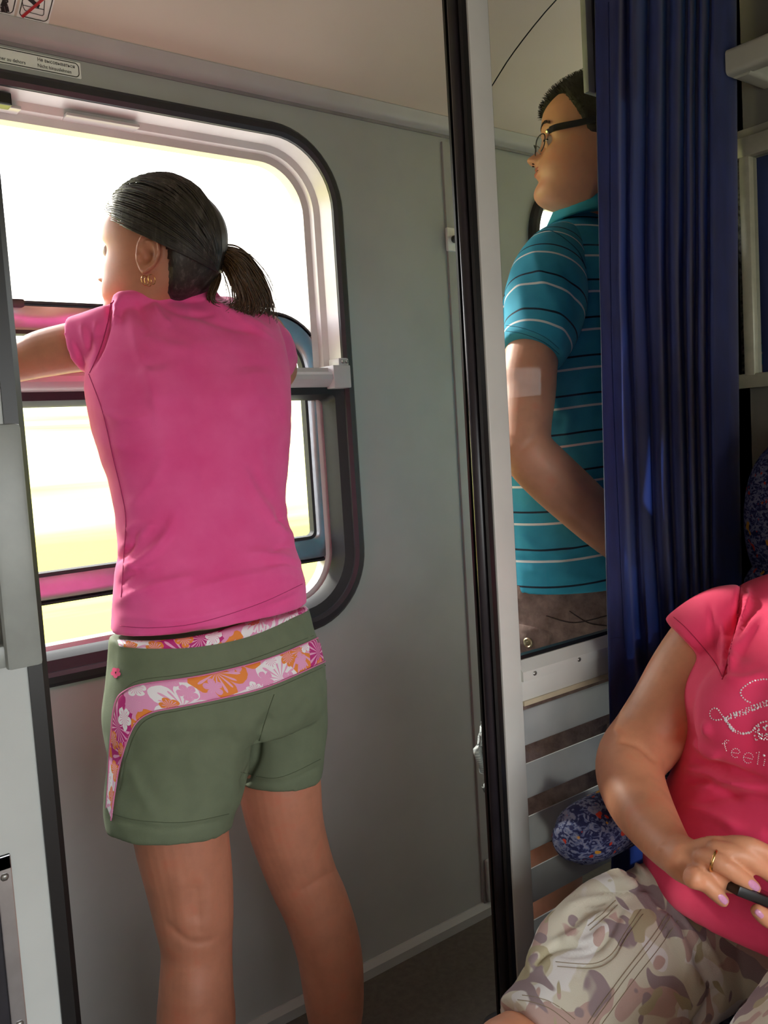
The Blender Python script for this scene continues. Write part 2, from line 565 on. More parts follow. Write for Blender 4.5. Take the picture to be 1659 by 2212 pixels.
# beading under the cove + cove ceiling of the corridor
prof = [(YW, 1.972), (YW-0.012, 1.971), (YW-0.020, 1.975), (YW-0.028, 1.982), (YW-0.031, 1.990), (YW-0.038, 2.000), (YW-0.034, 2.006), (YW, 2.01)]
struct(MB().extrude(prof, -1.7, 4.6, 'X').build('trim_1', M['trim'], smooth=True, sharp=35))
struct(MB().extrude([(YW-0.003, 1.966), (YW, 1.966), (YW, 1.972), (YW-0.006, 1.972)], -1.7, 4.6, 'X').build('trim_shadow_line', simple('mauve_shadow_strip', (132, 126, 128), 0.5)))  # darker strip paints in the thin shadow line under the beading
cp = crom([(YW-0.03, 1.999), (1.52, 2.045), (1.43, 2.105), (1.30, 2.165), (1.15, 2.20), (0.99, 2.21), (YP, 2.21)], 4)
def cove(x0, x1):
    n = len(cp)
    return MB().add([(x0, a, b) for a, b in cp] + [(x1, a, b) for a, b in cp], [(i, i+1, n+i+1, n+i) for i in range(n-1)])
ceil_root = empty('ceiling', (0.5, 1.2, 2.2)); struct(ceil_root); tag(ceil_root, 'cream coved corridor ceiling in joined panels')
for a, b in ((-1.7, 0.02), (0.024, 1.556), (1.56, 3.09), (3.094, 4.6)):
    cove(a, b).build('ceiling_panel', M['cream'], ceil_root, smooth=True)
_n = len(cp)
MB().add([(-1.7, a+0.002, b+0.004) for a, b in cp] + [(4.6, a+0.002, b+0.004) for a, b in cp], [(i, i+1, _n+i+1, _n+i) for i in range(_n-1)]).build('joint_backing', M['rubber2'], ceil_root, smooth=True)
MB().box((-1.7, YP-0.1, 2.23), (4.6, YW+0.1, 2.26)).build('roof_lining', M['rubber2'], ceil_root)
# corridor ends, compartment shell
struct(MB().box((-1.75, YP-0.1, 0), (-1.7, YW, 2.3)).build('wall_left', M['wall']))
struct(MB().box((4.6, YP-0.1, 0), (4.65, YW, 2.3)).build('wall_right', M['wall']))
struct(MB().box((XL-0.05, YO-0.05, 2.30), (XR+0.05, YP, 2.34)).build('ceiling_compartment', M['cream']))
struct(MB().box((XL-0.04, YO, 0), (XL, YP+0.03, 2.30)).build('wall_compartment_left', M['cream']))
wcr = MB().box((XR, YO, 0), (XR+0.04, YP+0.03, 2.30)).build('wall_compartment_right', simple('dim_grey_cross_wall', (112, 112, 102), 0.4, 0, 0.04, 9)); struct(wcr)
wf = panel_with_hole(XL, XR, 0, 2.3, (-0.28, 1.40), (0.66, 1.56), 0.12, YO).build('wall_front', M['cream'], fix=False); struct(wf)

# ------------------------------------------------------------------ corridor windows
def ring_xz(loops, ys, mat, name, parent):
    """closed ring swept through loops (lists of (x,z)) at depths ys"""
    m = MB(); n = len(loops[0]); vs = []
    for lp, y in zip(loops, ys): vs += [(u, y, v) for u, v in lp]
    fs = []; L = len(loops)
    for a in range(L):
        b = (a+1) % L
        for i in range(n):
            j = (i+1) % n
            fs.append((a*n+i, a*n+j, b*n+j, b*n+i))
    m.add(vs, fs)
    return m.build(name, mat, parent, smooth=True, sharp=38)
def make_window(name, hx, label, detail=True):
    root = empty(name, ((hx[0]+hx[1])/2, YW, WZ[0])); struct(root); tag(root, label)
    x0, x1 = hx; z0, z1 = WZ
    rr = lambda g_: rrect(x0+g_, x1-g_, z0+g_, z1-g_, max(WR-g_, 0.01), 12)
    # rubber gasket, rounded section
    ring_xz([rr(-0.012), rr(-0.012), rr(-0.004), rr(0.008), rr(0.015), rr(0.016)], [YW+0.004, YW-0.010, YW-0.018, YW-0.019, YW-0.012, YW+0.01], M['rubber2'], 'gasket', root)
    # pale inner frame: reveal going outwards
    ring_xz([rr(0.012), rr(0.016), rr(0.022), rr(0.034), rr(0.036), rr(0.05), rr(0.05), rr(0.0)], [YW-0.004, YW-0.006, YW+0.030, YW+0.038, YW+0.052, YW+0.056, YW+0.085, YW+0.085], M['frame'], 'inner_frame', root)
    zr = 1.385  # rail centre
    # fixed lower pane with thick rubber surround
    def lo(g_): return rrect(x0+0.030+g_, x1-0.030-g_, z0+0.030+g_, zr-0.026-g_, (max(WR-0.03-g_, .02), max(WR-0.03-g_, .02), .012, .012), 12)
    ring_xz([lo(-0.020), lo(-0.016), lo(0.004), lo(0.012), lo(0.014), lo(-0.020)], [YW+0.02, YW-0.008, YW+0.002, YW+0.022, YW+0.04, YW+0.04], M['rubber'], 'pane_seal', root)
    lp = lo(0.010)
    MB().add([(u, YW+0.03, v) for u, v in lp], [tuple(range(len(lp)))]).build('lower_pane', M['glass'], root)
    # rail across the middle
    rail = MB().extrude([(YW+0.035, 1.370), (YW-0.008, 1.370), (YW-0.022, 1.377), (YW-0.030, 1.386), (YW-0.030, 1.396), (YW-0.024, 1.402), (YW-0.014, 1.403), (YW-0.012, 1.412), (YW+0.035, 1.412)], x0+0.014, x1-0.012, 'X').build('rail', M['trim'], root, smooth=True, sharp=35)
    for ex in (x1-0.058, x0+0.014):
        cap = MB().box((ex, YW-0.034, 1.366), (ex+0.046, YW+0.03, 1.416), 0.003).box((ex+0.018, YW-0.030, 1.410), (ex+0.046, YW+0.01, 1.432), 0.005).build('rail_end_cap', M['trim'], root, smooth=True, sharp=40)
        for k in (0, 1): MB().ball((ex+0.028+0.011*k, YW-0.032, 1.423), (0.004, 0.003, 0.004), 8, 5).build('screw', M['screw'], cap, smooth=True)
    # lowered movable sash outside the fixed pane
    def sh(g_): return rrect(x0+0.02+g_, x1-0.022-g_, 0.985+g_, 1.535-g_, (.04-g_*.5, .04-g_*.5, max(.125-g_, .01), max(.125-g_, .01)), 12)
    sash = ring_xz([sh(0), sh(0.004), sh(0.042), sh(0.050), sh(0.050), sh(0)], [YW+0.062, YW+0.056, YW+0.056, YW+0.062, YW+0.082, YW+0.082], M['sash'], 'sash_frame', root)
    ring_xz([sh(-0.007), sh(-0.006), sh(-0.001), sh(0.001), sh(-0.007)], [YW+0.070, YW+0.058, YW+0.056, YW+0.066, YW+0.084], M['rubber2'], 'sash_seal', sash)
    ring_xz([sh(0.046), sh(0.048), sh(0.054), sh(0.056), sh(0.046)], [YW+0.066, YW+0.058, YW+0.060, YW+0.075, YW+0.078], M['rubber'], 'glazing_bead', sash)
    lp = sh(0.051)
    MB().add([(u, YW+0.07, v) for u, v in lp], [tuple(range(len(lp)))]).build('sash_pane', M['glass'], sash)
    # latch on the top rail of the lowered sash
    lx = x0 + 0.505
    MB().box((lx-0.055, YW+0.040, 1.527), (lx+0.055, YW+0.075, 1.541), 0.003).box((lx-0.018, YW+0.040, 1.536), (lx+0.018, YW+0.062, 1.562), 0.004).build('latch', M['rubber2'], sash, smooth=True, sharp=40)
    # top channel pieces
    MB().box((x0+0.2, YW+0.020, z1-0.040), (x0+0.58, YW+0.050, z1-0.034), 0.002).build('top_catch', M['trim'], root)
    t = MB().box((x0+0.66, YW+0.020, z1-0.036), (x0+0.80, YW+0.050, z1-0.030), 0.002).build('top_catch', M['trim'], root)
    b = MB().box((x0+0.49, YW+0.004, z1-0.042), (x0+0.56, YW+0.03, z1-0.020), 0.003).build('ventilation_slot', M['black'], root)
    return root
make_window('window_1', W1X, 'half open corridor window with rounded corners and grey rail')
make_window('window_2', W2X, 'next corridor window seen beyond the man in blue')
# compartment window behind the viewer
w3 = empty('window_3', (0.56, YO, 0.9)); struct(w3); tag(w3, 'compartment window on the viewer side of the carriage')
def rr3(g_): return rrect(-0.28+g_, 1.40-g_, 0.66+g_, 1.56-g_, max(0.12-g_, .02), 12)
ring_xz([rr3(-0.02), rr3(-0.012), rr3(0.02), rr3(0.02), rr3(-0.02)], [YO+0.002, YO+0.016, YO+0.012, YO-0.05, YO-0.05], M['rubber2'], 'gasket', w3)
MB().add([(u, YO-0.03, v) for u, v in rr3(0.015)], [tuple(range(52))]).build('pane', M['glass'], w3)

# ------------------------------------------------------------------ compartment partition: post, rails, glass
part = empty('wall_partition', (1.1, YP, 0)); struct(part); tag(part, 'glazed partition between compartment and corridor with pale frame')
PX0 = 0.882; PX1 = 0.922
box_obj('post', (PX0, YP, 0), (PX1, YP+0.036, 2.21), M['post'], part, 0.003)
rz0, rz1 = 0.852, 0.896
box_obj('rail', (PX1-0.002, YP+0.001, rz0), (XR, YP+0.05, rz1-0.006), M['post'], part, 0.003)
gb = MB().extrude([(YP-0.004, rz1-0.012), (YP+0.03, rz1-0.012), (YP+0.03, rz1+0.016), (YP+0.010, rz1+0.016), (YP-0.004, rz1+0.002)], PX1-0.002, XR, 'X').build('glazing_bead', M['post'], part)
for sx in (0.945, 1.045, 1.16, 1.3):
    MB().ball((sx, YP-0.003, rz1-0.004), (0.005, 0.0025, 0.004), 8, 5).build('screw', M['screw'], gb, smooth=True)
MB().extrude([(YP+0.012, rz1+0.014), (YP+0.03, rz1+0.014), (YP+0.026, rz1+0.021), (YP+0.015, rz1+0.021)], PX1, XR, 'X').build('pane_seal', M['black'], part)
MB().box((PX1-0.001, YP+0.016, rz1), (XR, YP+0.021, 2.2)).build('upper_pane', M['pglass'], part)
MB().box((PX1-0.0045, YP+0.004, rz1), (PX1+0.003, YP+0.018, 2.2)).build('pane_seal', M['black'], part)
lowp = MB().box((PX1-0.001, YP+0.016, 0.16), (XR, YP+0.021, rz0+0.004)).build('lower_pane', M['pglass'], part)
MB().box((PX1-0.004, YP+0.006, 0.16), (PX1+0.002, YP+0.018, rz0)).build('pane_seal', M['black'], part)
MB().extrude([(YP-0.002, rz0-0.005), (YP+0.02, rz0-0.005), (YP+0.02, rz0+0.002), (YP-0.002, rz0+0.002)], PX1, XR, 'X').build('glazing_bead', simple('yellowed_bead', (196, 186, 158), 0.4), part)
g = NT('frosted_film')
fc = g.ramp(g.noise(g.obj(), 12, 3), [(0.3, srgb(172, 175, 177)), (0.7, srgb(188, 190, 191))])
g.base(fc); g.set(Roughness=0.35)
tl = g.n('ShaderNodeBsdfTranslucent'); g.put(tl.inputs[0], fc)
mx = g.n('ShaderNodeMixShader'); mx.inputs[0].default_value = 0.45
g.put(mx.inputs[1], g.b.outputs[0]); g.put(mx.inputs[2], tl.outputs[0]); g.put(g.out.inputs[0], mx.outputs[0])
frost = g.m
z = rz0 - 0.018
while z > 0.2:
    MB().box((PX1+0.001, YP+0.0135, z-0.053), (XR, YP+0.0155, z)).build('frosted_strip', frost, lowp)
    z -= 0.0815
box_obj('kick_plate', (PX1-0.002, YP+0.001, 0), (XR, YP+0.05, 0.17), M['post'], part, 0.003)
# door seal on the post: soft double lip
sx0 = PX0 - 0.010
seal = empty('trim_3', (sx0, YP, 0)); struct(seal); tag(seal, 'black rubber door seal along the pale post')
MB().extrude([(PX0+0.001, YP+0.003), (sx0+0.001, YP+0.003), (sx0-0.002, YP+0.006), (sx0+0.003, YP+0.010), (sx0+0.004, YP+0.030), (sx0-0.003, YP+0.032), (sx0-0.003, YP+0.036), (PX0+0.001, YP+0.038)], 0, 2.21, 'Z').build('seal_lip', M['black'], seal, smooth=True, sharp=30)
MB().extrude([(sx0+0.006, YP+0.010), (sx0-0.002, YP+0.012), (sx0-0.006, YP+0.016), (sx0-0.008, YP+0.020), (sx0-0.006, YP+0.024), (sx0-0.002, YP+0.028), (sx0+0.006, YP+0.030)], 0, 2.21, 'Z').build('seal_bulb', simple('glossy_seal_rubber', (44, 40, 46), 0.3, 0, 0.1, 30), seal, smooth=True)
# header over the door and partition running on along the corridor
struct(MB().box((XL, YP, 1.97), (PX0, YP+0.05, 2.21)).box((XL, YP, 2.21), (XR, YP+0.05, 2.31)).build('wall_partition_header', M['post']))
struct(MB().box((XR, YP-0.02, 0), (4.6, YP+0.03, 2.21)).build('wall_partition_next', M['post']))
struct(MB().box((-1.7, YP+0.03, 0), (-0.05, YP+0.05, 2.21)).build('wall_partition_left', M['post']))

# ------------------------------------------------------------------ sliding door, pushed open
DX1 = 0.232
door = empty('door_1', (0.0, YP-0.02, 0)); struct(door); tag(door, 'pale grey sliding compartment door pushed open, black rubber edge')
box_obj('door_leaf', (-0.36, YP-0.028, 0.02), (DX1, YP+0.004, 1.96), M['door'], door, 0.004)
MB().extrude([(DX1-0.003, YP-0.030), (DX1+0.010, YP-0.030), (DX1+0.017, YP-0.022), (DX1+0.017, YP-0.004), (DX1+0.010, YP+0.003), (DX1-0.003, YP+0.003)], 0.02, 1.96, 'Z').build('edge_seal', M['black'], door, smooth=True, sharp=30)
hy = YP-0.028
hd = MB()
hd.box((0.198, hy-0.056, 1.068), (0.2285, hy-0.044, 1.283), 0.004)
hd.box((0.198, hy-0.050, 1.262), (0.2265, hy+0.002, 1.281), 0.003)
hd.box((0.190, hy-0.050, 1.070), (0.2265, hy+0.002, 1.090), 0.003)
hd.box((0.193, hy-0.030, 1.085), (0.204, hy+0.002, 1.27), 0.003)
hd.build('door_handle', M['handle'], door, smooth=True, sharp=40)
# window pane of the door above, vent panel below
pf = MB()
for a, b in (((-0.3, hy-0.003, 0.10), (-0.285, hy+0.002, 0.885)), ((0.183, hy-0.003, 0.10), (0.197, hy+0.002, 0.885)), ((-0.3, hy-0.003, 0.871), (0.197, hy+0.002, 0.885)), ((-0.3, hy-0.003, 0.10), (0.197, hy+0.002, 0.115))): pf.box(a, b, 0.001)
vp = pf.build('vent_frame', M['alu'], door)
box_obj('vent_grille', (-0.286, hy-0.0005, 0.114), (0.184, hy+0.001, 0.872), M['rubber2'], vp)
for z in (0.865, 0.72, 0.55, 0.4): MB().ball((0.190, hy-0.003, z), (0.004, 0.002, 0.004), 8, 5).build('screw', M['screw'], vp, smooth=True)
uf = MB()
for a, b in (((-0.3, hy-0.003, 0.918), (-0.285, hy+0.002, 1.86)), ((0.183, hy-0.002, 0.918), (0.188, hy+0.002, 1.86)), ((-0.3, hy-0.003, 1.845), (0.188, hy+0.002, 1.86)), ((-0.3, hy-0.002, 0.918), (0.188, hy+0.002, 0.923))): uf.box(a, b, 0.001)
uf.build('door_pane_frame', M['rubber2'], door)

# ------------------------------------------------------------------ knob on the corridor wall
kp = P(974, 517, YW-0.01)
kr = empty('coat_hook', (kp.x, YW, kp.z), 'small black hook knob on a pale plate beside the door post', 'hook')
box_obj('plate', (kp.x-0.012, YW-0.012, kp.z-0.028), (kp.x+0.03, YW-0.003, kp.z+0.028), M['white'], kr, 0.003)
MB().tube([(kp.x+0.008, YW-0.012, kp.z), (kp.x+0.006, YW-0.03, kp.z), (kp.x+0.004, YW-0.042, kp.z), (kp.x+0.003, YW-0.050, kp.z)], [0.009, 0.009, 0.015, 0.012], 14).build('knob_head', M['black'], kr, smooth=True)
for dz in (-0.02, 0.02): MB().ball((kp.x+0.02, YW-0.012, kp.z+dz), (0.004, 0.002, 0.004), 8, 5).build('screw', M['screw'], kr, smooth=True)

# ------------------------------------------------------------------ stickers
def flat(loop, y, y2): # thin plate in XZ plane
    m = MB(); n = len(loop)
    m.rings([[(u, y, v) for u, v in loop], [(u, y2, v) for u, v in loop]]); return m
def frame_ring(x0, x1, z0, z1, r, w, y):
    a = rrect(x0, x1, z0, z1, r, 6); b = rrect(x0+w, x1-w, z0+w, z1-w, max(r-w, .001), 6); n = len(a)
    return MB().add([(u, y, v) for u, v in a] + [(u, y, v) for u, v in b], [(i, (i+1) % n, n+(i+1) % n, n+i) for i in range(n)])
def text_obj(s, size, loc, parent, name='lettering', mat=None, align='LEFT'):
    cu = bpy.data.curves.new(name, 'FONT'); cu.body = s; cu.size = size; cu.extrude = 0.0002; cu.align_x = align; cu.resolution_u = 4
    o = bpy.data.objects.new(name, cu); COL.objects.link(o)
    o.rotation_euler = (math.pi/2, 0, 0); o.location = loc
    dg = bpy.context.evaluated_depsgraph_get(); dg.update()
    me = bpy.data.meshes.new_from_object(o.evaluated_get(dg)); mw = o.matrix_basis.copy()
    bpy.data.objects.remove(o)
    me.transform(Matrix.Translation(mw.translation) @ Matrix.Diagonal((0.90, 1, 1, 1)) @ Matrix.Translation(-mw.translation) @ mw); me.materials.clear()
    return link(name, me, mat or M['ink'], parent)
ya = YW - 0.002
q0 = P(171, 148, YW); sgx1 = q0.x + 0.002
sz1 = 1.936; sz0 = 1.922 - 0.022
sz1 = P(100, 122, YW).z; sz0 = sz1 - 0.0285
sr = empty('warning_label', (sgx1-0.3, YW, sz0), 'long white multilingual warning label above the window', 'label')
flat(rrect(sgx1-0.60, sgx1, sz0, sz1, 0.002, 4), YW, ya).build('label_plate', M['white'], sr)
frame_ring(sgx1-0.597, sgx1-0.003, sz0+0.0015, sz1-0.0015, 0.008, 0.0016, ya-0.0003).build('label_border', M['ink'], sr)
tx = P(80, 135, YW).x
text_obj('Не высовываться', 0.0086, (tx, ya-0.0004, sz1-0.0118), sr)
text_obj('Nicht hinauslehnen', 0.0086, (tx-0.0005, ya-0.0004, sz1-0.0222), sr)
tx2 = P(54, 132, YW).x
text_obj('Ne pas se pencher au dehors', 0.0086, (tx2, ya-0.0004, sz1-0.0222), sr, align='RIGHT')

# pictogram stickers on the cove above the beading (follow its slope)
def cove_pt(x, s):
    """s metres up the cove from its foot"""
    L = np.r_[0, np.cumsum(np.hypot(*(cp[1:]-cp[:-1]).T))]
    return Vector((x, np.interp(s, L, cp[:, 0]), np.interp(s, L, cp[:, 1])))
def on_cove(loop, off):
    nn = Vector((0, -0.55, -0.83))
    return [cove_pt(x, s) + nn*off for x, s in loop]
def cove_plate(loop, o1): 
    m = MB(); p = on_cove(loop, o1); m.add(p, [tuple(range(len(p)))]); return m
bpy.context.view_layer.update()
def find_s(px, py):
    best = None
    for s in np.linspace(0, 0.4, 400):
        p = cove_pt(0, s); r = ray(px, py); Y = p.y
        q = CAMPOS + r*(Y/r.y)
        e = abs(q.z - p.z)
        if best is None or e < best[0]: best = (e, s, q.x)
    return best[1], best[2]
sB, xB = find_s(104, 52)
def q_(px, py):
    s_, x_ = find_s(px, py); return (x_, s_)
def dense(pts, st=0.008):
    out = []
    for a, b in zip(pts[:-1], pts[1:]):
        k = max(1, int(math.hypot(b[0]-a[0], b[1]-a[1])/st))
        out += [(a[0]+(b[0]-a[0])*t/k, a[1]+(b[1]-a[1])*t/k) for t in range(k)]
    return out + [pts[-1]]
SW = 0.0535
for i, (x1, nm, lb) in enumerate(((xB, 'pictogram_sticker', 'white pictogram sticker with bottle struck out in red'), (xB-SW-0.004, 'pictogram_sticker', 'white pictogram sticker showing legs of a walking figure'))):
    rt = empty(nm, cove_pt(x1, sB), lb, 'sticker', 'pictogram stickers above the window')
    pl = MB(); rows = [sB + 0.085*k/14 for k in range(15)]
    pl.add([p for s_ in rows for p in on_cove([(x1-SW, s_), (x1, s_)], 0.0008)], [(2*k, 2*k+1, 2*k+3, 2*k+2) for k in range(14)])
    pl.build('sticker_plate', M['white'], rt)
    def stroke(pts, w, mat, nm2, off=0.0015):
        m = MB(); pts = dense(pts)
        for (a0, s0), (a1, s1) in zip(pts[:-1], pts[1:]):
            d = Vector((a1-a0, s1-s0))
            if d.length < 1e-7: continue
            d.normalize(); nx = Vector((-d.y, d.x))*w/2
            m.add(on_cove([(a0+nx.x, s0+nx.y), (a1+nx.x, s1+nx.y), (a1-nx.x, s1-nx.y), (a0-nx.x, s0-nx.y)], off), [(0, 1, 2, 3)])
        return m.build(nm2, mat, rt)
    bl = rrect(x1-SW+0.0035, x1-0.0035, sB+0.0045, sB+0.080, 0.007, 6)
    stroke(bl + bl[:1], 0.0016, M['ink'], 'sticker_border')
    if i == 0:
        stroke([q_(47, -8), q_(49, 12), q_(53, 20), q_(60, 25), q_(91, 33), q_(94, 30), q_(96, 0)], 0.0012, M['ink'], 'window_outline')
        stroke([q_(49, 10), q_(95, 20)], 0.0012, M['ink'], 'window_outline')
        MB().add(on_cove([q_(58, -2), q_(68, -6), q_(78, 4), q_(86, 9), q_(83, 17), q_(75, 13), q_(66, 5)], 0.0016), [tuple(range(7))]).build('bottle_print', M['ink'], rt)
        stroke([q_(47, 36), q_(98, -8)], 0.0052, M['red'], 'red_slash', 0.0019)
    else:
        stroke([q_(7, 25), q_(4, 13), q_(8, 3), q_(10, -10)], 0.0062, M['ink'], 'figure_print')
        stroke([q_(16, 25), q_(13, 12), q_(9, 3)], 0.0062, M['ink'], 'figure_print')
        stroke([q_(10, -6), q_(17, 2), q_(12, 5)], 0.003, M['ink'], 'figure_print')
# ------------------------------------------------------------------ compartment fittings
# seat upholstery pattern
def upholstery():
    g = NT('blue_speckled_moquette'); o_ = g.obj()
    n1 = g.noise(g.mapv(o_, (1, 1, 1.6)), 95, 2.0, 0.6, 1.2)
    base = g.ramp(n1, [(0.44, srgb(26, 32, 78)), (0.50, srgb(84, 96, 138)), (0.60, srgb(126, 132, 158))], 'LINEAR')
    n2 = g.noise(g.mapv(o_, (1, 1, 1), (3, 1, 2)), 60, 1.0)
    base = g.mix(g.ramp(n2, [(0.68, (0, 0, 0, 1)), (0.70, (1, 1, 1, 1))]), base, srgb(196, 60, 40))
    n3 = g.noise(g.mapv(o_, (1, 1, 1), (9, 4, 7)), 42, 1.0)
    base = g.mix(g.ramp(n3, [(0.70, (0, 0, 0, 1)), (0.72, (1, 1, 1, 1))]), base, srgb(206, 150, 50))
    g.base(base); g.set(Roughness=0.9); g.bump(g.noise(o_, 700, 2), 0.4, 0.001)
    return g.m
M['moq'] = upholstery()
def pillow_box(a, b, r, sub=2):
    """soft cushion block"""
    bm = bmesh.new(); bmesh.ops.create_cube(bm, size=1.0)
    for v in bm.verts: v.co = Vector([(a[i]+b[i])/2 + v.co[i]*(b[i]-a[i]) for i in range(3)])
    bmesh.ops.bevel(bm, geom=bm.edges[:], offset=r, segments=5, affect='EDGES', profile=0.5)
    bm.verts.index_update()
    m = MB(); m.add([v.co for v in bm.verts], [[v.index for v in f.verts] for f in bm.faces]); bm.free(); return m

seat = empty('compartment_seat', (1.2, 0.5, 0), 'blue speckled train seat under the seated woman', 'seat')
pillow_box((0.775, 0.265, 0.34), (1.36, 0.81, 0.475), 0.05).build('seat_cushion', M['moq'], seat, smooth=True)
pillow_box((1.32, 0.265, 0.44), (1.48, 0.80, 1.02), 0.06).build('backrest', M['moq'], seat, smooth=True)
# headrest with rounded wings
hp = P(1650, 1080, 0.72)
hr = wtorso([(1.41, 0.545, 0.96, 0.22, 0.36), (1.40, 0.545, 1.01, 0.245, 0.36), (1.395, 0.545, 1.09, 0.252, 0.34), (1.40, 0.545, 1.17, 0.235, 0.33), (1.41, 0.545, 1.225, 0.18, 0.3), (1.415, 0.545, 1.24, 0.10, 0.3)], (0, 1, 0), (1, 0, 0), 40, 4, 3.0, solve=False)
hr.build('headrest', M['moq'], seat, smooth=True)
box_obj('seat_base', (0.80, 0.28, 0.0), (1.46, 0.80, 0.37), M['rubber2'], seat, 0.01)
# padded armrest by the partition
arm = wchain([(0.895, 0.782, 0.6906, 0.030, 1.2), (0.91, 0.782, 0.6906, 0.040, 1.15), (0.96, 0.782, 0.6908, 0.043, 1.1), (1.06, 0.782, 0.6912, 0.043, 1.1), (1.18, 0.782, 0.6915, 0.043, 1.05), (1.36, 0.782, 0.6915, 0.042, 1.0)], 26, 5)
arm.build('armrest', M['moq'], seat, smooth=True)

# curtain: columns across, each (x at top, middle, bottom of picture, Y)
cg = NT('royal_blue_curtain'); o_ = cg.obj()
wv = cg.noise(cg.mapv(o_, (1, 1, 0.3)), 60, 4)
cg.base(cg.ramp(wv, [(0.3, srgb(13, 21, 66)), (0.7, srgb(24, 37, 92))])); cg.set(Roughness=0.75)
cg.b.inputs['Sheen Weight'].default_value = 0.2
cg.bump(cg.noise(o_, 900, 2), 0.25, 0.0006)
tlc = cg.n('ShaderNodeBsdfTranslucent'); tlc.inputs[0].default_value = srgb(62, 92, 200)
mxc = cg.n('ShaderNodeMixShader'); mxc.inputs[0].default_value = 0.17
cg.put(mxc.inputs[1], cg.b.outputs[0]); cg.put(mxc.inputs[2], tlc.outputs[0]); cg.put(cg.out.inputs[0], mxc.outputs[0])
M['curtain'] = cg.m
cols = [  # x@y=0, x@y=700, x@y=1450, Y
 (1297,1309,1330,0.868),(1286,1299,1316,0.862),(1284,1297,1314,0.854),(1285,1299,1316,0.849),(1296,1312,1333,0.847),(1312,1323,1348,0.846),(1330,1334,1362,0.846),(1340,1340,1372,0.848),(1342,1342,1375,0.862),(1344,1345,1379,0.877),
 (1352,1356,1390,0.876),(1360,1363,1398,0.862),(1368,1370,1405,0.861),(1385,1386,1420,0.872),(1398,1397,1430,0.874),(1404,1404,1436,0.858),(1418,1417,1446,0.852),(1428,1426,1454,0.858),(1432,1431,1458,0.876),(1440,1440,1464,0.878),
 (1446,1446,1470,0.850),(1458,1456,1478,0.843),(1468,1465,1487,0.848),(1472,1469,1491,0.872),(1480,1477,1497,0.872),(1484,1481,1501,0.845),(1493,1490,1508,0.841),(1500,1497,1514,0.866),(1506,1503,1519,0.867),(1510,1507,1523,0.842),(1518,1515,1530,0.839),(1526,1522,1536,0.864),(1532,1529,1543,0.865),(1536,1534,1548,0.838),(1548,1546,1560,0.832),(1562,1562,1575,0.830),(1578,1576,1590,0.834),(1588,1590,1602,0.842),(1592,1594,1607,0.856),(1588,1590,1603,0.868)]
ys = [-420, -200, 0, 150, 300, 450, 600, 750, 900, 1050, 1200, 1350, 1500, 1650, 1800, 1960]
grid = []
for ci, (a, b, c, Y) in enumerate(cols):
    col = []
    k = np.polyfit([0, 700, 1450], [a, b, c], 2)
    for y in ys:
        yy = y
        x = np.polyval(k, np.clip(yy, -420, 1700)) if yy > 0 else a + (yy)*0.012
        wob = 3.2*noise.noise(Vector((ci*0.35, y*0.0042, 1.3))) 
        Yw_ = Y + 0.006*noise.noise(Vector((ci*0.5, y*0.0035, 5.0)))
        col.append(P(x + wob*(0 if ci < 3 else 1), y, min(max(Yw_, 0.838), 0.873)))
    grid.append(col)
nc = len(cols)
G = []
for j in range(len(ys)):
    row = crom([tuple(grid[i][j]) for i in range(nc)], 3); G.append(row)
Gv = []
for i in range(len(G[0])):
    Gv.append(crom([tuple(G[j][i]) for j in range(len(ys))], 3))
cm = MB(); nr = len(Gv[0])
cm.add([p for c in Gv for p in c], [(i*nr+j, i*nr+j+1, (i+1)*nr+j+1, (i+1)*nr+j) for i in range(len(Gv)-1) for j in range(nr-1)])
cur = empty('curtain', (1.2, 0.86, 0.5), 'royal blue pleated curtain drawn across the partition glass', 'curtain')
cloth = cm.build('curtain_cloth', M['curtain'], cur, smooth=True, fix=False)
cb = bvh_of(cloth.data)
M['thread'] = simple('dark_blue_thread', (22, 34, 86), 0.8, 0, 0)
seam('hem_stitch', cb, [(1314, 5), (1317, 300), (1318, 520), (1322, 800), (1335, 1100), (1348, 1400)], 0.0007, M['thread'], cur, 0.0012)
seam('hem_stitch', cb, [(1317, 1378), (1330, 1377), (1346, 1378)], 0.0006, M['thread'], cur, 0.0012)
box_obj('curtain_rail', (0.98, 0.852, 2.16), (XR-0.01, 0.876, 2.185), M['alu'], cur, 0.003)

# grey housing hanging at the top beside the curtain
hb = P(1266, 200, 0.885)
hz = empty('grey_housing', (hb.x, 0.88, hb.z), 'narrow grey metal casing hanging beside the curtain top', 'casing')
MB().box((hb.x, 0.8795, hb.z), (hb.x+0.09, 0.8898, 2.21), 0.002).build('casing_side', simple('casing_grey', (150, 156, 156), 0.4), hz, smooth=True, sharp=40)
MB().box((hb.x+0.014, 0.8765, hb.z-0.003), (hb.x+0.10, 0.8798, 2.21), 0.001).build('casing_cover', M['rubber2'], hz, smooth=True, sharp=40)

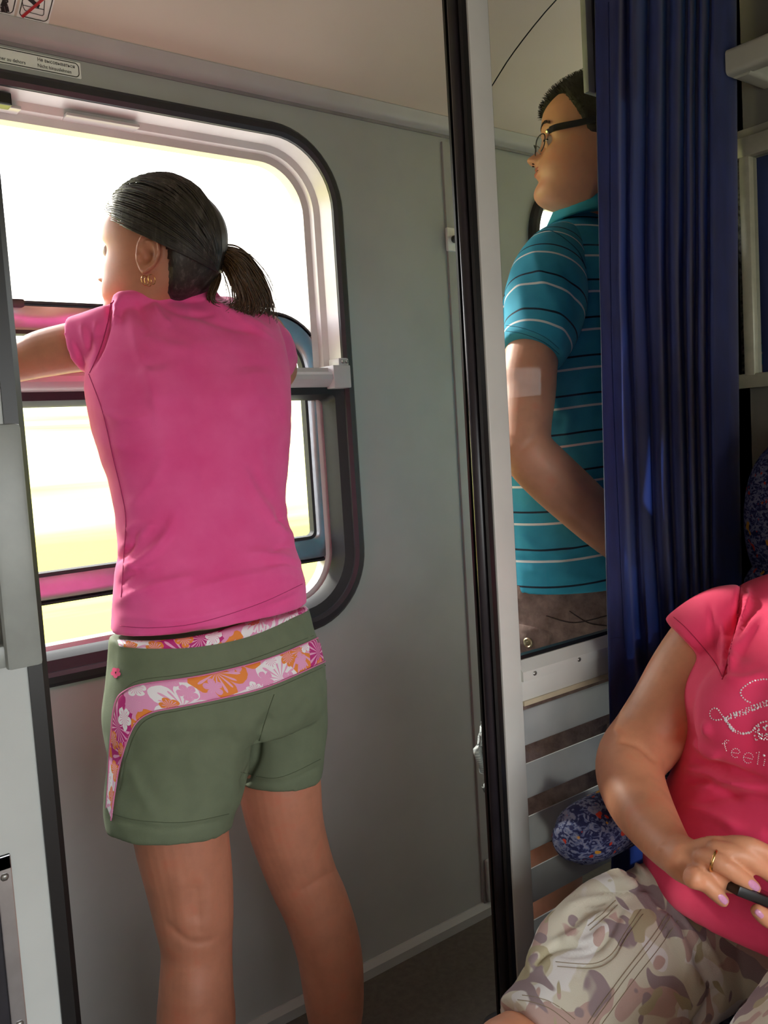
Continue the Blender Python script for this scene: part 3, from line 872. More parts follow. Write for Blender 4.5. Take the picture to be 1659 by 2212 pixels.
# mirror on the cross wall: frame bars, pane
def PXr(x, y): return PXp(x, y, XR-0.01)
mt = PXr(1620, 352).z; mb_ = PXr(1620, 800).z; my1 = PXr(1598, 560).y
mir = empty('wall_mirror', (XR, my1-0.3, mb_), 'framed mirror on the dim cross wall right of the curtain', 'mirror')
fm = simple('worn_cream_frame', (176, 176, 152), 0.35, 0.1, 0.06, 40)
yL = my1; yR = my1 - 0.62
zt, zb = mt+0.012, mb_-0.01
box_obj('frame_bar', (XR-0.022, yR, zt-0.002), (XR-0.001, yL+0.04, zt+0.032), fm, mir, 0.003)
box_obj('frame_bar', (XR-0.018, yR, zb-0.022), (XR-0.001, yL+0.04, zb+0.004), fm, mir, 0.003)
box_obj('frame_bar', (XR-0.020, yL-0.028, zb), (XR-0.001, yL-0.008, zt), fm, mir, 0.004)
box_obj('frame_bar', (XR-0.020, yR, zb), (XR-0.001, yR+0.02, zt), fm, mir, 0.004)
box_obj('chipped_edge', (XR-0.010, yL-0.008, zb), (XR-0.001, yL+0.002, zt), simple('chipped_silver_edge', (70, 70, 66), 0.4, 0.6, 0.9, 160), mir)
g = NT('mirror_silver'); g.base((0.62, 0.65, 0.65, 1)); g.set(Metallic=1.0, Roughness=0.03)
box_obj('mirror_pane', (XR-0.006, yR+0.018, zb), (XR-0.002, yL-0.026, zt), g.m, mir)
sp = PXr(1632, 299)
MB().ball((XR-0.002, sp.y, sp.z), (0.003, 0.006, 0.006), 10, 6).build('screw', M['black'], mir, smooth=True)
MB().box((XR-0.006, yR-0.2, zt+0.034), (XR-0.001, yL+0.04, zt+0.05), 0.001).build('wall_batten', simple('cream_batten', (150, 150, 134), 0.4), mir)

# luggage shelf above the seat
ra = P(1580, 135, 0.83)
shf = empty('luggage_shelf', (1.45, 0.3, ra.z), 'cream moulded luggage shelf edge jutting in above the mirror', 'shelf')
sx0, sy1, szc = ra.x-0.01, 0.835, ra.z
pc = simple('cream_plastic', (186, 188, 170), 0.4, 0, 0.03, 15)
rl = rrect(-0.017, 0.017, -0.021, 0.021, 0.008, 4)
MB().rings([[(sx0+0.017+u, y, szc+v) for u, v in rl] for y in (sy1, -0.9)]).build('front_rail', pc, shf, smooth=True, sharp=35)
MB().rings([[(x, sy1-0.017+u, szc-0.004+v) for u, v in rl] for x in (sx0+0.02, XR+0.0)]).build('end_rail', pc, shf, smooth=True, sharp=35)
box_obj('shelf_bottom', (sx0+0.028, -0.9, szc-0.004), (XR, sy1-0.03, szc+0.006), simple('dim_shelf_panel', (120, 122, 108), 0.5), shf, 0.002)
box_obj('shelf_lamp', (sx0+0.060, 0.40, szc-0.016), (XR-0.05, sy1-0.075, szc-0.003), pc, shf, 0.005)

# pale cloth poking out behind the door post
cl = MB(); gridc = []
xs = np.linspace(1031, 1085, 13); yy = np.linspace(1550, 1712, 20)
for i, x in enumerate(xs):
    col = []
    for j, y in enumerate(yy):
        t = j/19
        left = 1040 - 8*math.sin(t*3.0) + (12 if t > 0.45 else 0)*min(1, (t-0.45)*6) 
        px_ = left + (1085-left)*i/12
        py_ = y + (18*(1 - i/12) if j == 0 else 0) - (10*(1-i/12) if j == 19 else 0)
        col.append(P(px_, py_, 1.02 + 0.018*math.sin(i*1.6+j*0.5) + 0.05*(i/12)))
    gridc.append(col)
cl.add([p for c in gridc for p in c], [(i*20+j, i*20+j+1, (i+1)*20+j+1, (i+1)*20+j) for i in range(12) for j in range(19)])
g = NT('pale_striped_cloth'); wv = g.n('ShaderNodeTexWave'); g.put(wv.inputs['Vector'], g.obj()); wv.bands_direction = 'Z'; wv.inputs['Scale'].default_value = 60; wv.inputs['Distortion'].default_value = 2.0
g.base(g.ramp(wv.outputs[1], [(0.2, srgb(150, 158, 160)), (0.8, srgb(190, 196, 196))])); g.set(Roughness=0.9)
M['palecloth'] = g.m
# ------------------------------------------------------------------ people: shared builders
def skin(name, col, red=(0.75, 0.28, 0.2)):
    g = NT(name); o_ = g.obj()
    c = srgb(col)
    d = tuple(x*0.86 for x in c[:3]) + (1,); r = (min(1, c[0]*1.05), c[1]*0.86, c[2]*0.84, 1)
    b = g.ramp(g.noise(o_, 26, 4), [(0.3, d), (0.55, c), (0.75, r)])
    b = g.mix(g.ramp(g.noise(o_, 120, 3), [(0.62, (0, 0, 0, 1)), (0.8, (0.35, 0.35, 0.35, 1))]), b, r)
    g.base(b); g.set(Roughness=0.48)
    g.b.inputs['Subsurface Weight'].default_value = 0.12
    g.b.inputs['Subsurface Radius'].default_value = (0.012, 0.004, 0.002)
    g.b.inputs['Subsurface Scale'].default_value = 1.0
    g.bump(g.noise(o_, 420, 3), 0.12, 0.0008)
    return g.m

def I(t, xs, ys): return float(np.interp(t, xs, ys))
class Curve1:
    def __init__(self, pts):
        A = crom(pts, 8); self.x = A[:, 0]; self.y = A[:, 1]
    def __call__(self, t): return float(np.interp(t, self.x, self.y))
FR = Curve1([(0, .23), (.025, .345), (.06, .395), (.10, .402), (.145, .384), (.19, .400), (.25, .402), (.30, .388), (.36, .370), (.45, .354), (.52, .365), (.58, .392), (.66, .398), (.74, .380), (.82, .335), (.89, .255), (.95, .155), (.985, .07), (1.0, .0)])
BK = Curve1([(0, .02), (.06, .07), (.12, .13), (.2, .22), (.3, .32), (.45, .405), (.6, .435), (.72, .42), (.82, .36), (.9, .26), (.955, .16), (.985, .08), (1.0, .01)])
WD = Curve1([(0, .13), (.03, .175), (.08, .205), (.15, .235), (.25, .268), (.35, .290), (.45, .305), (.58, .325), (.7, .330), (.8, .295), (.88, .235), (.945, .15), (.985, .07), (1.0, .006)])
NS = Curve1([(.26, 0), (.28, .018), (.296, .068), (.315, .098), (.34, .110), (.365, .104), (.395, .086), (.44, .062), (.49, .038), (.54, .012), (.58, 0)])
NW = Curve1([(.26, .05), (.31, .056), (.34, .054), (.40, .036), (.48, .030), (.58, .03)])
ZNEW = [0, .115, .215, .285, .315, .345, .372, .415, .478, .575, .7, 1]
ZOLD = [0, .08, .15, .22, .26, .30, .33, .40, .50, .58, .7, 1]
def head_grid(nth=120, nz=120, fat=0.0, female=False):
    """unit head, chin z=0, crown z=1, +x forward, +y left. returns grid[iz][ith]"""
    zs = [0.5 - 0.5*math.cos(math.pi*(0.02 + 0.975*i/(nz-1))) for i in range(nz)]
    ths = []
    for j in range(nth):
        t = j/nth*2 - 1
        ths.append(math.pi*math.copysign(abs(t)**1.35, t))   # denser in front
    G_ = []
    for zr_ in zs:
        row = []
        b, w = BK(zr_), WD(zr_)
        z = zr_ if female else I(zr_, ZNEW, ZOLD)
        f = FR(z)
        if fat: w += fat*math.exp(-((zr_-.18)/.14)**2)
        for th in ths:
            c, s = math.cos(th), math.sin(th)
            if c > 0:
                n = 2.45
                x = f*abs(c)**(2/n); y = w*math.copysign(abs(s)**(2/n), s)
            else:
                x = -b*abs(c)**(2/2.2); y = w*math.copysign(abs(s)**(2/2.2), s)
            if c > 0:
                fm = min(1, c*2)
                x += NS(z)*(0.88 if female else 1.0)*math.exp(-(y/NW(z))**2)
                ay = abs(y)
                def gs(cy, cz, sy, sz, a): return a*math.exp(-((ay-cy)/sy)**2 - ((z-cz)/sz)**2)
                x += fm*(gs(.058, .314, .028, .026, .050) + gs(.135, .497, .060, .034, -.034) + gs(.11, .572, .08, .022, .012)
                     + gs(.19, .40, .07, .07, .014) + gs(0, .244, .075, .013, .020) + gs(0, .196, .066, .016, .020)
                     + gs(0, .221, .085, .0065, -.016) + gs(0, .155, .06, .016, -.012) + gs(.024, .293, .012, .012, -.022) + gs(.145, .497, .035, .017, .016)
                     + gs(0, .075, .07, .05, .010))
            row.append(Vector((x, y, zr_)))
        G_.append(row)
    return G_, zs, ths
class Head:
    def __init__(self, origin, F, U, H, fat=0.0, female=False, nth=120, nz=120):
        F = Vector(F).normalized(); U = Vector(U); U = (U - F*U.dot(F)).normalized()
        L = U.cross(F)
        self.o = Vector(origin); self.F, self.L, self.U, self.H = F, L, U, H
        self.G, self.zs, self.ths = head_grid(nth, nz, fat, female)
    def w(self, v): return self.o + (self.F*v[0] + self.L*v[1] + self.U*(v[2]-0.5))*self.H
    def mb(self):
        m = MB(); rs = [[self.w(p) for p in r] for r in self.G]
        m.rings(rs); return m
    def cap(self, line, thick, ramp=0.10):
        """hair shell: line(theta_deg)->z of hairline; thickness profile"""
        nth = len(self.ths); rs = []
        m = MB(); vid = {}; vs = []; fs = []
        def pt(i, j):
            if (i, j) in vid: return vid[(i, j)]
            p = self.G[i][j]; th = abs(math.degrees(self.ths[j])); z = self.zs[i]
            e = z - line(th)
            s = max(0.0, min(1.0, e/ramp)); s = s*s*(3-2*s)
            c = Vector((0.0, 0.0, 0.52)); n = (p - c); n.x *= 0.8; n.normalize()
            off = -0.012 + (0.012 + thick(th, z))*s
            vs.append(self.w(p + n*off)); vid[(i, j)] = len(vs)-1
            return vid[(i, j)]
        for i in range(len(self.zs)-1):
            for j in range(nth):
                k = (j+1) % nth
                zc = (self.zs[i]+self.zs[i+1])/2; th = abs(math.degrees(self.ths[j]))
                if zc > line(th) - 0.02: fs.append((pt(i, j), pt(i, k), pt(i+1, k), pt(i+1, j)))
        top = [pt(len(self.zs)-1, j) for j in range(nth)]; fs.append(tuple(top))
        m.add(vs, fs); return m
def hairline(tab):
    xs = [a for a, b in tab]; ys = [b for a, b in tab]
    return lambda th: I(th, xs, ys)

def ear_mesh(head, side, size=0.062, zc=0.44, xc=-0.015, out=0.30, flare=0.35, roll=0.0):
    """sculpted ear: outer rim, inner fold, bowl, lobe"""
    nr, na = 16, 56; m = MB(); rs = []
    A = head.L*side
    cpt = head.w((xc, side*(WD(zc)+0.012), zc))
    up = (head.U*math.cos(roll) - head.F*math.sin(roll)).normalized(); bk = -(head.F*math.cos(roll) + head.U*math.sin(roll)).normalized()
    nrm = (A*math.cos(flare) + head.F*math.sin(flare)).normalized(); bk = (bk - nrm*bk.dot(nrm)).normalized()
    front = []
    for i in range(nr+1):
        r = i/nr; ring = []
        for j in range(na):
            a = 2*math.pi*j/na   # a=0 back, pi/2 up
            wv = 0.30 + 0.02*math.cos(a)
            u = math.cos(a)*0.31*(1.0 if math.sin(a) > 0 else (1.0 - 0.38*abs(math.sin(a))**1.5)); v = math.sin(a)*0.5
            if math.sin(a) < 0: u += 0.05*math.sin(a)
            # depth profile
            backish = 0.5 + 0.5*math.cos(a-0.5); lobe = max(0, -math.sin(a))**2
            rim = 0.14*math.exp(-((r-0.90)/0.09)**2)*(0.35 + 0.65*max(backish, max(0, math.sin(a))))
            val = -0.06*math.exp(-((r-0.72)/0.07)**2)*backish*(1-lobe)
            anti = 0.085*math.exp(-((r-0.56)/0.09)**2)*backish*(1-0.6*lobe)
            bowl = -0.24*math.exp(-(((u*r+0.02)/0.13)**2 + ((v*r+0.07)/0.15)**2))
            trag = 0.11*math.exp(-(((u*r+0.20)/0.05)**2 + ((v*r+0.08)/0.07)**2))
            h = 0.10 + rim + val + anti + bowl + trag - 0.11*max(0, -math.cos(a))*r
            ring.append(cpt + (bk*(u*r) + up*(v*r) + nrm*h)*size)
        front.append(ring)
    back = [[cpt + (Vector(p)-cpt)*0.97 - nrm*size*0.13 for p in front[-1]], [cpt + (Vector(p)-cpt - nrm*nrm.dot(Vector(p)-cpt))*0.55 - nrm*size*0.25 for p in front[-1]]]
    m.rings(front[1:] + back, caps=True)
    return m

def strand_tubes(guides, n, r0, jitter, seg=4, seed=1, sub=5, taper=True):
    """hair strands interpolated between guide curves (lists of world points)"""
    rnd = random.Random(seed); m = MB()
    for s in range(n):
        k = rnd.random()*(len(guides)-1); i = int(k); t = k - i
        A = [Vector(a).lerp(Vector(b), t) for a, b in zip(guides[i], guides[min(i+1, len(guides)-1)])]
        off = Vector((rnd.gauss(0, 1), rnd.gauss(0, 1), rnd.gauss(0, 1)))*jitter
        L = len(A)
        A = [p + off*(0.3 + q/(L-1)) + Vector((rnd.gauss(0, 1), rnd.gauss(0, 1), rnd.gauss(0, 1)))*jitter*0.25 for q, p in enumerate(A)]
        A = crom([tuple(p) for p in A], sub); N = len(A)
        cut = int(N*(0.78 + 0.22*rnd.random()))
        A = A[:cut]; N = len(A)
        rr = [r0*(0.6 + 0.8*rnd.random())]*1
        m.tube([Vector(a) for a in A], [rr[0]*(1 - (0.75*q/(N-1) if taper else 0)) for q in range(N)], seg)
    return m

def hand_mb(wr, knuck, fingers, thumb, pw=0.040, pt=0.014):
    """palm from wrist to knuckles, five separate fingers. fingers: list of (joint list, radius list)"""
    m = MB()
    return m
def finger(joints, radii, seg=14, sub=4):
    W = [(*Vector(j), r, 0.94) for j, r in zip(joints, radii)]
    return wchain(W, seg, sub)
def slab(rows, seg=20):
    """closed lofted slab through rows of (centre, half-width vector, half-thickness vector)"""
    rs = []
    for c, u, v in rows:
        rs.append([Vector(c) + Vector(u)*math.copysign(abs(math.cos(a))**0.8, math.cos(a)) + Vector(v)*math.copysign(abs(math.sin(a))**0.8, math.sin(a)) for a in [2*math.pi*j/seg for j in range(seg)]])
    return MB().rings(rs)
def simple_hand(wrist, tip_dir, palm_n, size=0.18, curl=0.5, side=1):
    """relaxed hand for limbs that end out of sight: palm, four fingers, thumb"""
    wrist = Vector(wrist); t = Vector(tip_dir).normalized(); n = Vector(palm_n); n = (n - t*n.dot(t)).normalized(); s = t.cross(n)*side
    k = size
    m = slab([(wrist - t*0.01*k, s*0.16*k, n*0.12*k), (wrist + t*0.12*k, s*0.19*k, n*0.11*k), (wrist + t*0.32*k, s*0.23*k, n*0.09*k), (wrist + t*0.47*k, s*0.22*k, n*0.07*k)])
    for i, (off, ln) in enumerate(((0.165, 0.42), (0.055, 0.48), (-0.055, 0.45), (-0.16, 0.36))):
        b = wrist + t*0.42*k + s*off*k; js = [b]
        d = t.copy()
        for q, fr in enumerate((0.45, 0.32, 0.23)):
            d = (d*math.cos(curl*0.8) + n*math.sin(curl*0.8)).normalized() if q else (d + n*0.15).normalized()
            js.append(js[-1] + d*ln*fr*k)
        m = merge(m, finger(js, [0.05*k, 0.048*k, 0.043*k, 0.036*k]))
    b = wrist + t*0.14*k + s*0.16*k
    m = merge(m, finger([b, b + (t*0.7 + s*0.6).normalized()*0.16*k, b + (t*0.85 + s*0.5).normalized()*0.30*k, b + (t*0.95 + s*0.35 + n*0.2).normalized()*0.42*k], [0.07*k, 0.06*k, 0.052*k, 0.042*k]))
    return m
def shoe(ankle, d, mat, parent, nm='shoe'):
    a = Vector(ankle); d = Vector(d).normalized(); s = Vector((-d.y, d.x, 0)); z = Vector((0, 0, 1))
    rows = []
    for t, w, h in ((-0.075, .026, .028), (-0.06, .034, .036), (0.0, .038, .040), (0.07, .043, .032), (0.13, .048, .024), (0.17, .040, .019), (0.185, .022, .014)):
        c = Vector((a.x, a.y, 0)) + d*t + z*(h+0.002)
        rows.append((c, s*w, z*h))
    return slab(rows, 24).build(nm, mat, parent, smooth=True)
def smooth_shift(me, fn):
    co = get_co(me); px, py = proj_np(co); set_co(me, fn(co, px, py))
# ------------------------------------------------------------------ woman leaning on the window rail
M['skin1'] = skin('tanned_skin', (194, 128, 102))
gp = NT('pink_jersey'); o_ = gp.obj()
gp.base(gp.ramp(gp.noise(o_, 14, 4), [(0.3, srgb(240, 78, 152)), (0.7, srgb(248, 98, 168))])); gp.set(Roughness=0.85)
gp.b.inputs['Sheen Weight'].default_value = 0.15
gp.bump(gp.noise(o_, 900, 2), 0.25, 0.0006)
M['pink'] = gp.m
M['olive'] = simple('olive_poplin', (106, 116, 92), 0.8, 0, 0.05, 30, 0.25, 800)
M['olive_thread'] = simple('olive_thread', (84, 92, 70), 0.9, 0, 0)
M['pink_thread'] = simple('pink_piping', (226, 130, 176), 0.8, 0, 0.05)

def floral(name, scale=13.0):
    g = NT(name); uv = g.uv()
    def layer(base, sc, loc, R, cols, petal=2.5, veins=True):
        v = g.mapv(uv, (sc, sc, sc), loc)
        vo = g.n('ShaderNodeTexVoronoi'); vo.voronoi_dimensions = '2D'; vo.feature = 'F1'
        g.put(vo.inputs['Vector'], v); vo.inputs['Scale'].default_value = 1.0; vo.inputs['Randomness'].default_value = 0.75
        df = g.n('ShaderNodeVectorMath', operation='SUBTRACT'); g.put(df.inputs[0], v); g.put(df.inputs[1], vo.outputs['Position'])
        sp = g.n('ShaderNodeSeparateXYZ'); g.put(sp.inputs[0], df.outputs[0])
        ang = g.math('ARCTAN2', sp.outputs[1], sp.outputs[0])
        cs = g.n('ShaderNodeSeparateColor'); g.put(cs.inputs[0], vo.outputs['Color'])
        a2 = g.math('ADD', ang, g.math('MULTIPLY', cs.outputs[1], 6.28))
        lobes = g.math('ABSOLUTE', g.math('COSINE', g.math('MULTIPLY', a2, petal)))
        rad = g.math('MULTIPLY', g.math('ADD', 0.42, g.math('MULTIPLY', g.math('POWER', lobes, 0.45), 0.58)), R)
        wob = g.math('MULTIPLY', g.math('SUBTRACT', g.noise(v, 5.0, 2.0), 0.5), 0.10)
        dist = g.math('ADD', vo.outputs['Distance'], wob)
        inside = g.math('LESS_THAN', dist, rad)
        col = g.ramp(cs.outputs[0], cols, 'CONSTANT')
        if veins:
            vn = g.math('COSINE', g.math('MULTIPLY', a2, 15.0))
            near = g.math('LESS_THAN', dist, g.math('MULTIPLY', rad, g.math('ADD', 0.55, g.math('MULTIPLY', vn, 0.22))))
            vm = g.math('MULTIPLY', near, g.math('GREATER_THAN', vn, 0.45))
            col = g.mix(vm, col, srgb(240, 170, 208))
        return g.mix(inside, base, col)
    b = layer(srgb(238, 160, 204), scale, (0.3, 0.1, 0), 0.60, [(0.0, srgb(196, 40, 128)), (0.36, srgb(240, 140, 60)), (0.62, srgb(246, 240, 246)), (0.9, srgb(196, 40, 128))])
    b = layer(b, scale*1.9, (0.7, 0.45, 0), 0.36, [(0.0, srgb(238, 160, 204)), (0.5, srgb(240, 140, 60)), (0.72, srgb(248, 244, 248))], 2.5, True)
    g.base(b); g.set(Roughness=0.75); g.bump(g.noise(g.obj(), 800, 2), 0.2, 0.0006)
    return g.m
M['floral'] = floral('hibiscus_print', 13.0)

pf_ = P(560, 2450, 1.27)
w1 = empty('person', (pf_.x, 1.28, 0), 'person in pink T-shirt and olive shorts leaning out of the corridor window', 'person')

# head
hc = P(344, 552, 1.40)
vw = (hc - CAMPOS).normalized()
al = math.radians(18)
F_ = (-C_R*math.cos(al) + vw*math.sin(al)); F_.z = 0; F_.normalize(); F_.z = 0.13
U_ = Vector((0.03, 0.04, 1.0))
HD1 = Head(hc, F_, U_, 0.232, 0.0, True, 132, 130)
ear = ear_mesh(HD1, 1, 0.066, 0.440, -0.105, flare=-0.32, roll=0.05)

legL = chain([(385, 1560, 1.295, 80, 1.0), (384, 1700, 1.285, 104, 1.0), (392, 1800, 1.28, 101, 1.0), (409, 1900, 1.275, 93, 1.0), (420, 1985, 1.27, 84, 1.05), (425, 2050, 1.27, 76, 1.1), (424, 2130, 1.265, 79, 1.15), (424, 2212, 1.265, 84, 1.15), (424, 2330, 1.265, 74, 1.1), (424, 2450, 1.27, 44, 1.1), (424, 2520, 1.275, 38, 1.2), (424, 2556, 1.28, 42, 1.2)], 32)
legR = chain([(590, 1500, 1.31, 70, 1.0), (598, 1600, 1.305, 84, 1.0), (604, 1690, 1.30, 89, 1.0), (620, 1790, 1.295, 81, 1.0), (652, 1890, 1.29, 74, 1.0), (683, 1960, 1.285, 72, 1.05), (709, 2045, 1.28, 70, 1.1), (719, 2120, 1.28, 67, 1.15), (724, 2190, 1.285, 60, 1.15), (727, 2270, 1.29, 42, 1.1), (728, 2330, 1.295, 32, 1.2), (728, 2352, 1.30, 35, 1.2)], 32)
core = torso([(300, 1560, 650, 1480, 1.29, .5), (300, 1430, 640, 1355, 1.29, .48), (320, 1250, 590, 1210, 1.295, .46), (315, 1080, 575, 1050, 1.32, .46), (280, 920, 580, 905, 1.355, .48), (265, 800, 575, 790, 1.39, .46), (285, 725, 560, 720, 1.415, .4), (345, 680, 505, 680, 1.425, .4)], n=2.2)
neck = chain([(400, 700, 1.41, 62, .9), (395, 640, 1.41, 58, .9), (385, 590, 1.405, 58, 1.0), (378, 540, 1.40, 55, 1.0)])
armL = chain([(275, 730, 1.40, 58, 1.0), (215, 742, 1.43, 57, 1.0), (150, 752, 1.46, 53, 1.0), (90, 765, 1.49, 50, 1.0), (40, 781, 1.515, 43, 1.0), (-40, 800, 1.555, 38, 1.0), (-75, 802, 1.59, 34, 1.0)], 26)
foreL = chain([(-75, 802, 1.59, 34, 1.0), (-20, 786, 1.625, 36, 1.0), (60, 780, 1.63, 36, 1.0), (160, 778, 1.63, 33, 1.0), (250, 775, 1.63, 26, 1.0), (290, 772, 1.63, 23, 1.0)], 24)
wl = P(290, 772, 1.63); handL = simple_hand(wl, (1, -0.05, -0.05), (0, 0, -1), 0.165, 0.35, 1)
armR = chain([(565, 730, 1.42, 56, 1.0), (588, 760, 1.50, 48, 1.0), (600, 800, 1.565, 42, 1.0), (596, 800, 1.60, 36, 1.0)], 24)
foreR = chain([(596, 800, 1.60, 36, 1.0), (560, 770, 1.63, 34, 1.0), (500, 758, 1.635, 32, 1.0), (440, 752, 1.63, 24, 1.0)], 24)
wr_ = P(440, 752, 1.63); handR = simple_hand(wr_, (-1, 0, 0.0), (0, 0, -1), 0.165, 0.35, -1)
me = remesh(merge(HD1.mb(), ear, neck, core, legL, legR, armL, foreL, handL, armR, foreR, handR), 0.0026, 2, 0.45)
folds(me, [([(355, 1990), (410, 2035), (470, 2028)], 9, -2.2), ([(385, 1880), (392, 1960), (400, 2010)], 16, 2.0), ([(455, 1880), (452, 1960), (448, 2015)], 14, 2.0), ([(420, 1900), (425, 2000)], 18, -3.0),
           ([(640, 1930), (680, 1905), (725, 1880)], 8, -1.8), ([(665, 1800), (690, 1900)], 14, 2.0), ([(405, 2070), (415, 2200)], 30, 3), ([(690, 2010), (715, 2120)], 24, 2.5)])
body1 = link('body', me, M['skin1'], w1, smooth=True)

# eye, brow
for sd in (1, -1):
    e_ = HD1.w((0.318, sd*0.135, 0.497)); R_ = HD1.F*0.0
    MB().ball(e_, 0.0118, 14, 10).build('eye', simple('eye_white', (225, 215, 208), 0.25, 0, 0) if sd == 1 else bpy.data.materials['eye_white'], w1, smooth=True)
# hair shell + strands
hl = hairline([(0, .82), (25, .80), (45, .74), (60, .69), (72, .64), (84, .60), (98, .575), (108, .56), (118, .50), (124, .36), (132, .25), (140, .18), (160, .13), (180, .11)])
gh = NT('grey_streaked_hair'); o_ = gh.obj()
st = gh.noise(gh.mapv(o_, (120, 120, 14)), 1.0, 4.0, 0.7)
gh.base(gh.ramp(st, [(0.3, srgb(24, 20, 18)), (0.55, srgb(52, 45, 41)), (0.72, srgb(96, 90, 86))])); gh.set(Roughness=0.42)
gh.bump(st, 0.5, 0.002)
M['hair1'] = gh.m
cap1 = HD1.cap(hl, lambda th, z: (0.034 + 0.022*max(0, math.cos(math.radians(th-160))))*(0.35 + 0.65*min(1, max(0, (z-.1)/.35))), 0.09)
me = remesh(cap1, 0.004, 0) if False else None
hair = cap1.build('hair', M['hair1'], w1, smooth=True, fix=False)
# combed strands from the hairline back to the tie
tie = P(470, 566, 1.375)
rnd = random.Random(3); sm_ = MB()
for k in range(210):
    th0 = math.radians(rnd.uniform(8, 118)); z0 = hl(math.degrees(th0)) + rnd.uniform(0.0, 0.06)
    if rnd.random() < 0.35: th0 = math.radians(rnd.uniform(2, 60)); z0 = rnd.uniform(0.84, 0.97)
    i0 = int(np.argmin([abs(z - z0) for z in HD1.zs])); pts = []
    e0 = Vector(HD1.G[i0][int(np.argmin([abs(t - th0) for t in HD1.ths]))])
    tl = Vector((-0.40, 0.04, 0.42))
    N = 9
    for q in range(N):
        t = q/(N-1)
        p = e0.lerp(tl, t)
        c = Vector((-0.02, 0, 0.56)); d = p - c; d.normalize()
        # project to the head ellipsoid
        rad = 1/math.sqrt((d.x/(0.40 if d.x > 0 else 0.445))**2 + (d.y/0.335)**2 + (d.z/(0.44))**2)
        rad2 = rad*(1.0 if q else 1.0) + 0.058 + 0.010*math.sin(t*3.1)
        if q == 0: pts.append(HD1.w(e0 + d*0.02)); continue
        pts.append(HD1.w(c + d*rad2*(1.0)))
    A = crom([tuple(p) for p in pts], 3)
    sm_.tube([Vector(a) for a in A], [0.0009*(0.6 + rnd.random())]*len(A), 4)
strands = sm_.build('hair_strands', M['hair1'], w1, smooth=True, fix=False); strands['kind'] = 'stuff'
# ponytail
gt = NT('brown_ponytail_hair'); o_ = gt.obj()
gt.base(gt.ramp(gt.noise(o_, 300, 3), [(0.3, srgb(44, 30, 20)), (0.7, srgb(104, 76, 48))])); gt.set(Roughness=0.4)
gd = lambda L, Y: [P(x, y, Y + dy) for x, y, dy in L]
G1 = [gd([(460, 548, 0), (490, 538, -.02), (528, 552, -.02), (562, 596, -.01), (580, 640, 0), (590, 684, 0), (584, 700, 0)], 1.365),
      gd([(462, 552, 0), (492, 546, -.03), (524, 568, -.04), (552, 612, -.03), (570, 648, -.02), (568, 676, -.01), (556, 680, -.01)], 1.365),
      gd([(465, 560, 0), (490, 560, -.04), (514, 588, -.06), (532, 628, -.05), (540, 656, -.04), (530, 678, -.03), (512, 680, -.03)], 1.365),
      gd([(464, 570, 0), (484, 576, -.03), (502, 606, -.05), (512, 640, -.05), (506, 664, -.04), (486, 676, -.03), (472, 668, -.03)], 1.365)]
G2 = [gd([(460, 560, 0), (470, 582, -.02), (462, 612, -.02), (452, 640, -.02), (458, 660, -.02), (478, 672, -.02), (496, 664, -.02)], 1.365),
      gd([(462, 574, 0), (474, 594, -.02), (468, 618, -.03), (458, 640, -.03), (464, 656, -.03), (484, 664, -.03), (500, 652, -.03)], 1.365)]
pt = merge(strand_tubes(G1, 420, 0.0015, 0.0055, 4, 5), strand_tubes(G1, 40, 0.0006, 0.014, 4, 15), strand_tubes(G2, 70, 0.0013, 0.0032, 4, 8))
o = pt.build('ponytail', gt.m, w1, smooth=True, fix=False); o['kind'] = 'stuff'
MB().tube([tie + (C_R*math.cos(a)*0.3 + C_D*math.sin(a) + C_F*math.cos(a))*0.016 for a in [2*math.pi*k/16 for k in range(17)]], 0.005, 8).build('hair_tie', M['black'], w1, smooth=True)
# earrings
gold = simple('gold', (226, 176, 110), 0.2, 1.0, 0)
lob = [(313, 606), (320, 608), (328, 604)]
for (x, y) in lob:
    c = P(x, y, 1.325)
    pts = [c + (C_R*0.45*math.cos(a) + C_D*math.sin(a) + C_F*0.9*math.cos(a))*0.0078 for a in [2*math.pi*k/20 for k in range(21)]]
    MB().tube(pts, 0.00065, 6).build('earring', gold, w1, smooth=True)

# shirt
sh_t = torso([(255, 1376, 666, 1286, 1.285, .60), (256, 1340, 664, 1256, 1.285, .60), (259, 1275, 654, 1225, 1.285, .58), (267, 1190, 632, 1150, 1.295, .56), (262, 1110, 619, 1080, 1.305, .56), (246, 1030, 625, 1005, 1.32, .58), (222, 950, 630, 935, 1.335, .60), (206, 875, 632, 865, 1.35, .60), (202, 805, 628, 800, 1.37, .58), (214, 750, 618, 745, 1.385, .55), (236, 700, 602, 697, 1.40, .50), (270, 664, 572, 664, 1.41, .42), (330, 640, 500, 642, 1.42, .36)], n=2.25)
sl_l = chain([(300, 715, 1.395, 62, .9), (262, 722, 1.405, 66, .95), (225, 732, 1.42, 66, 1.0), (190, 741, 1.435, 64, 1.0), (166, 747, 1.447, 62, 1.0)], 28, 4, cap=False)
sl_r = chain([(550, 725, 1.405, 60, .9), (582, 750, 1.44, 54, 1.0), (592, 775, 1.49, 52, 1.0)], 28, 4)
coll = chain([(440, 655, 1.40, 40, 1.2), (400, 640, 1.39, 40, 1.2), (320, 648, 1.385, 28, 1.2), (262, 654, 1.385, 24, 1.0)], 24, 4)
me = remesh(merge(sh_t, sl_l, sl_r, coll), 0.0042, 5, 0.5)
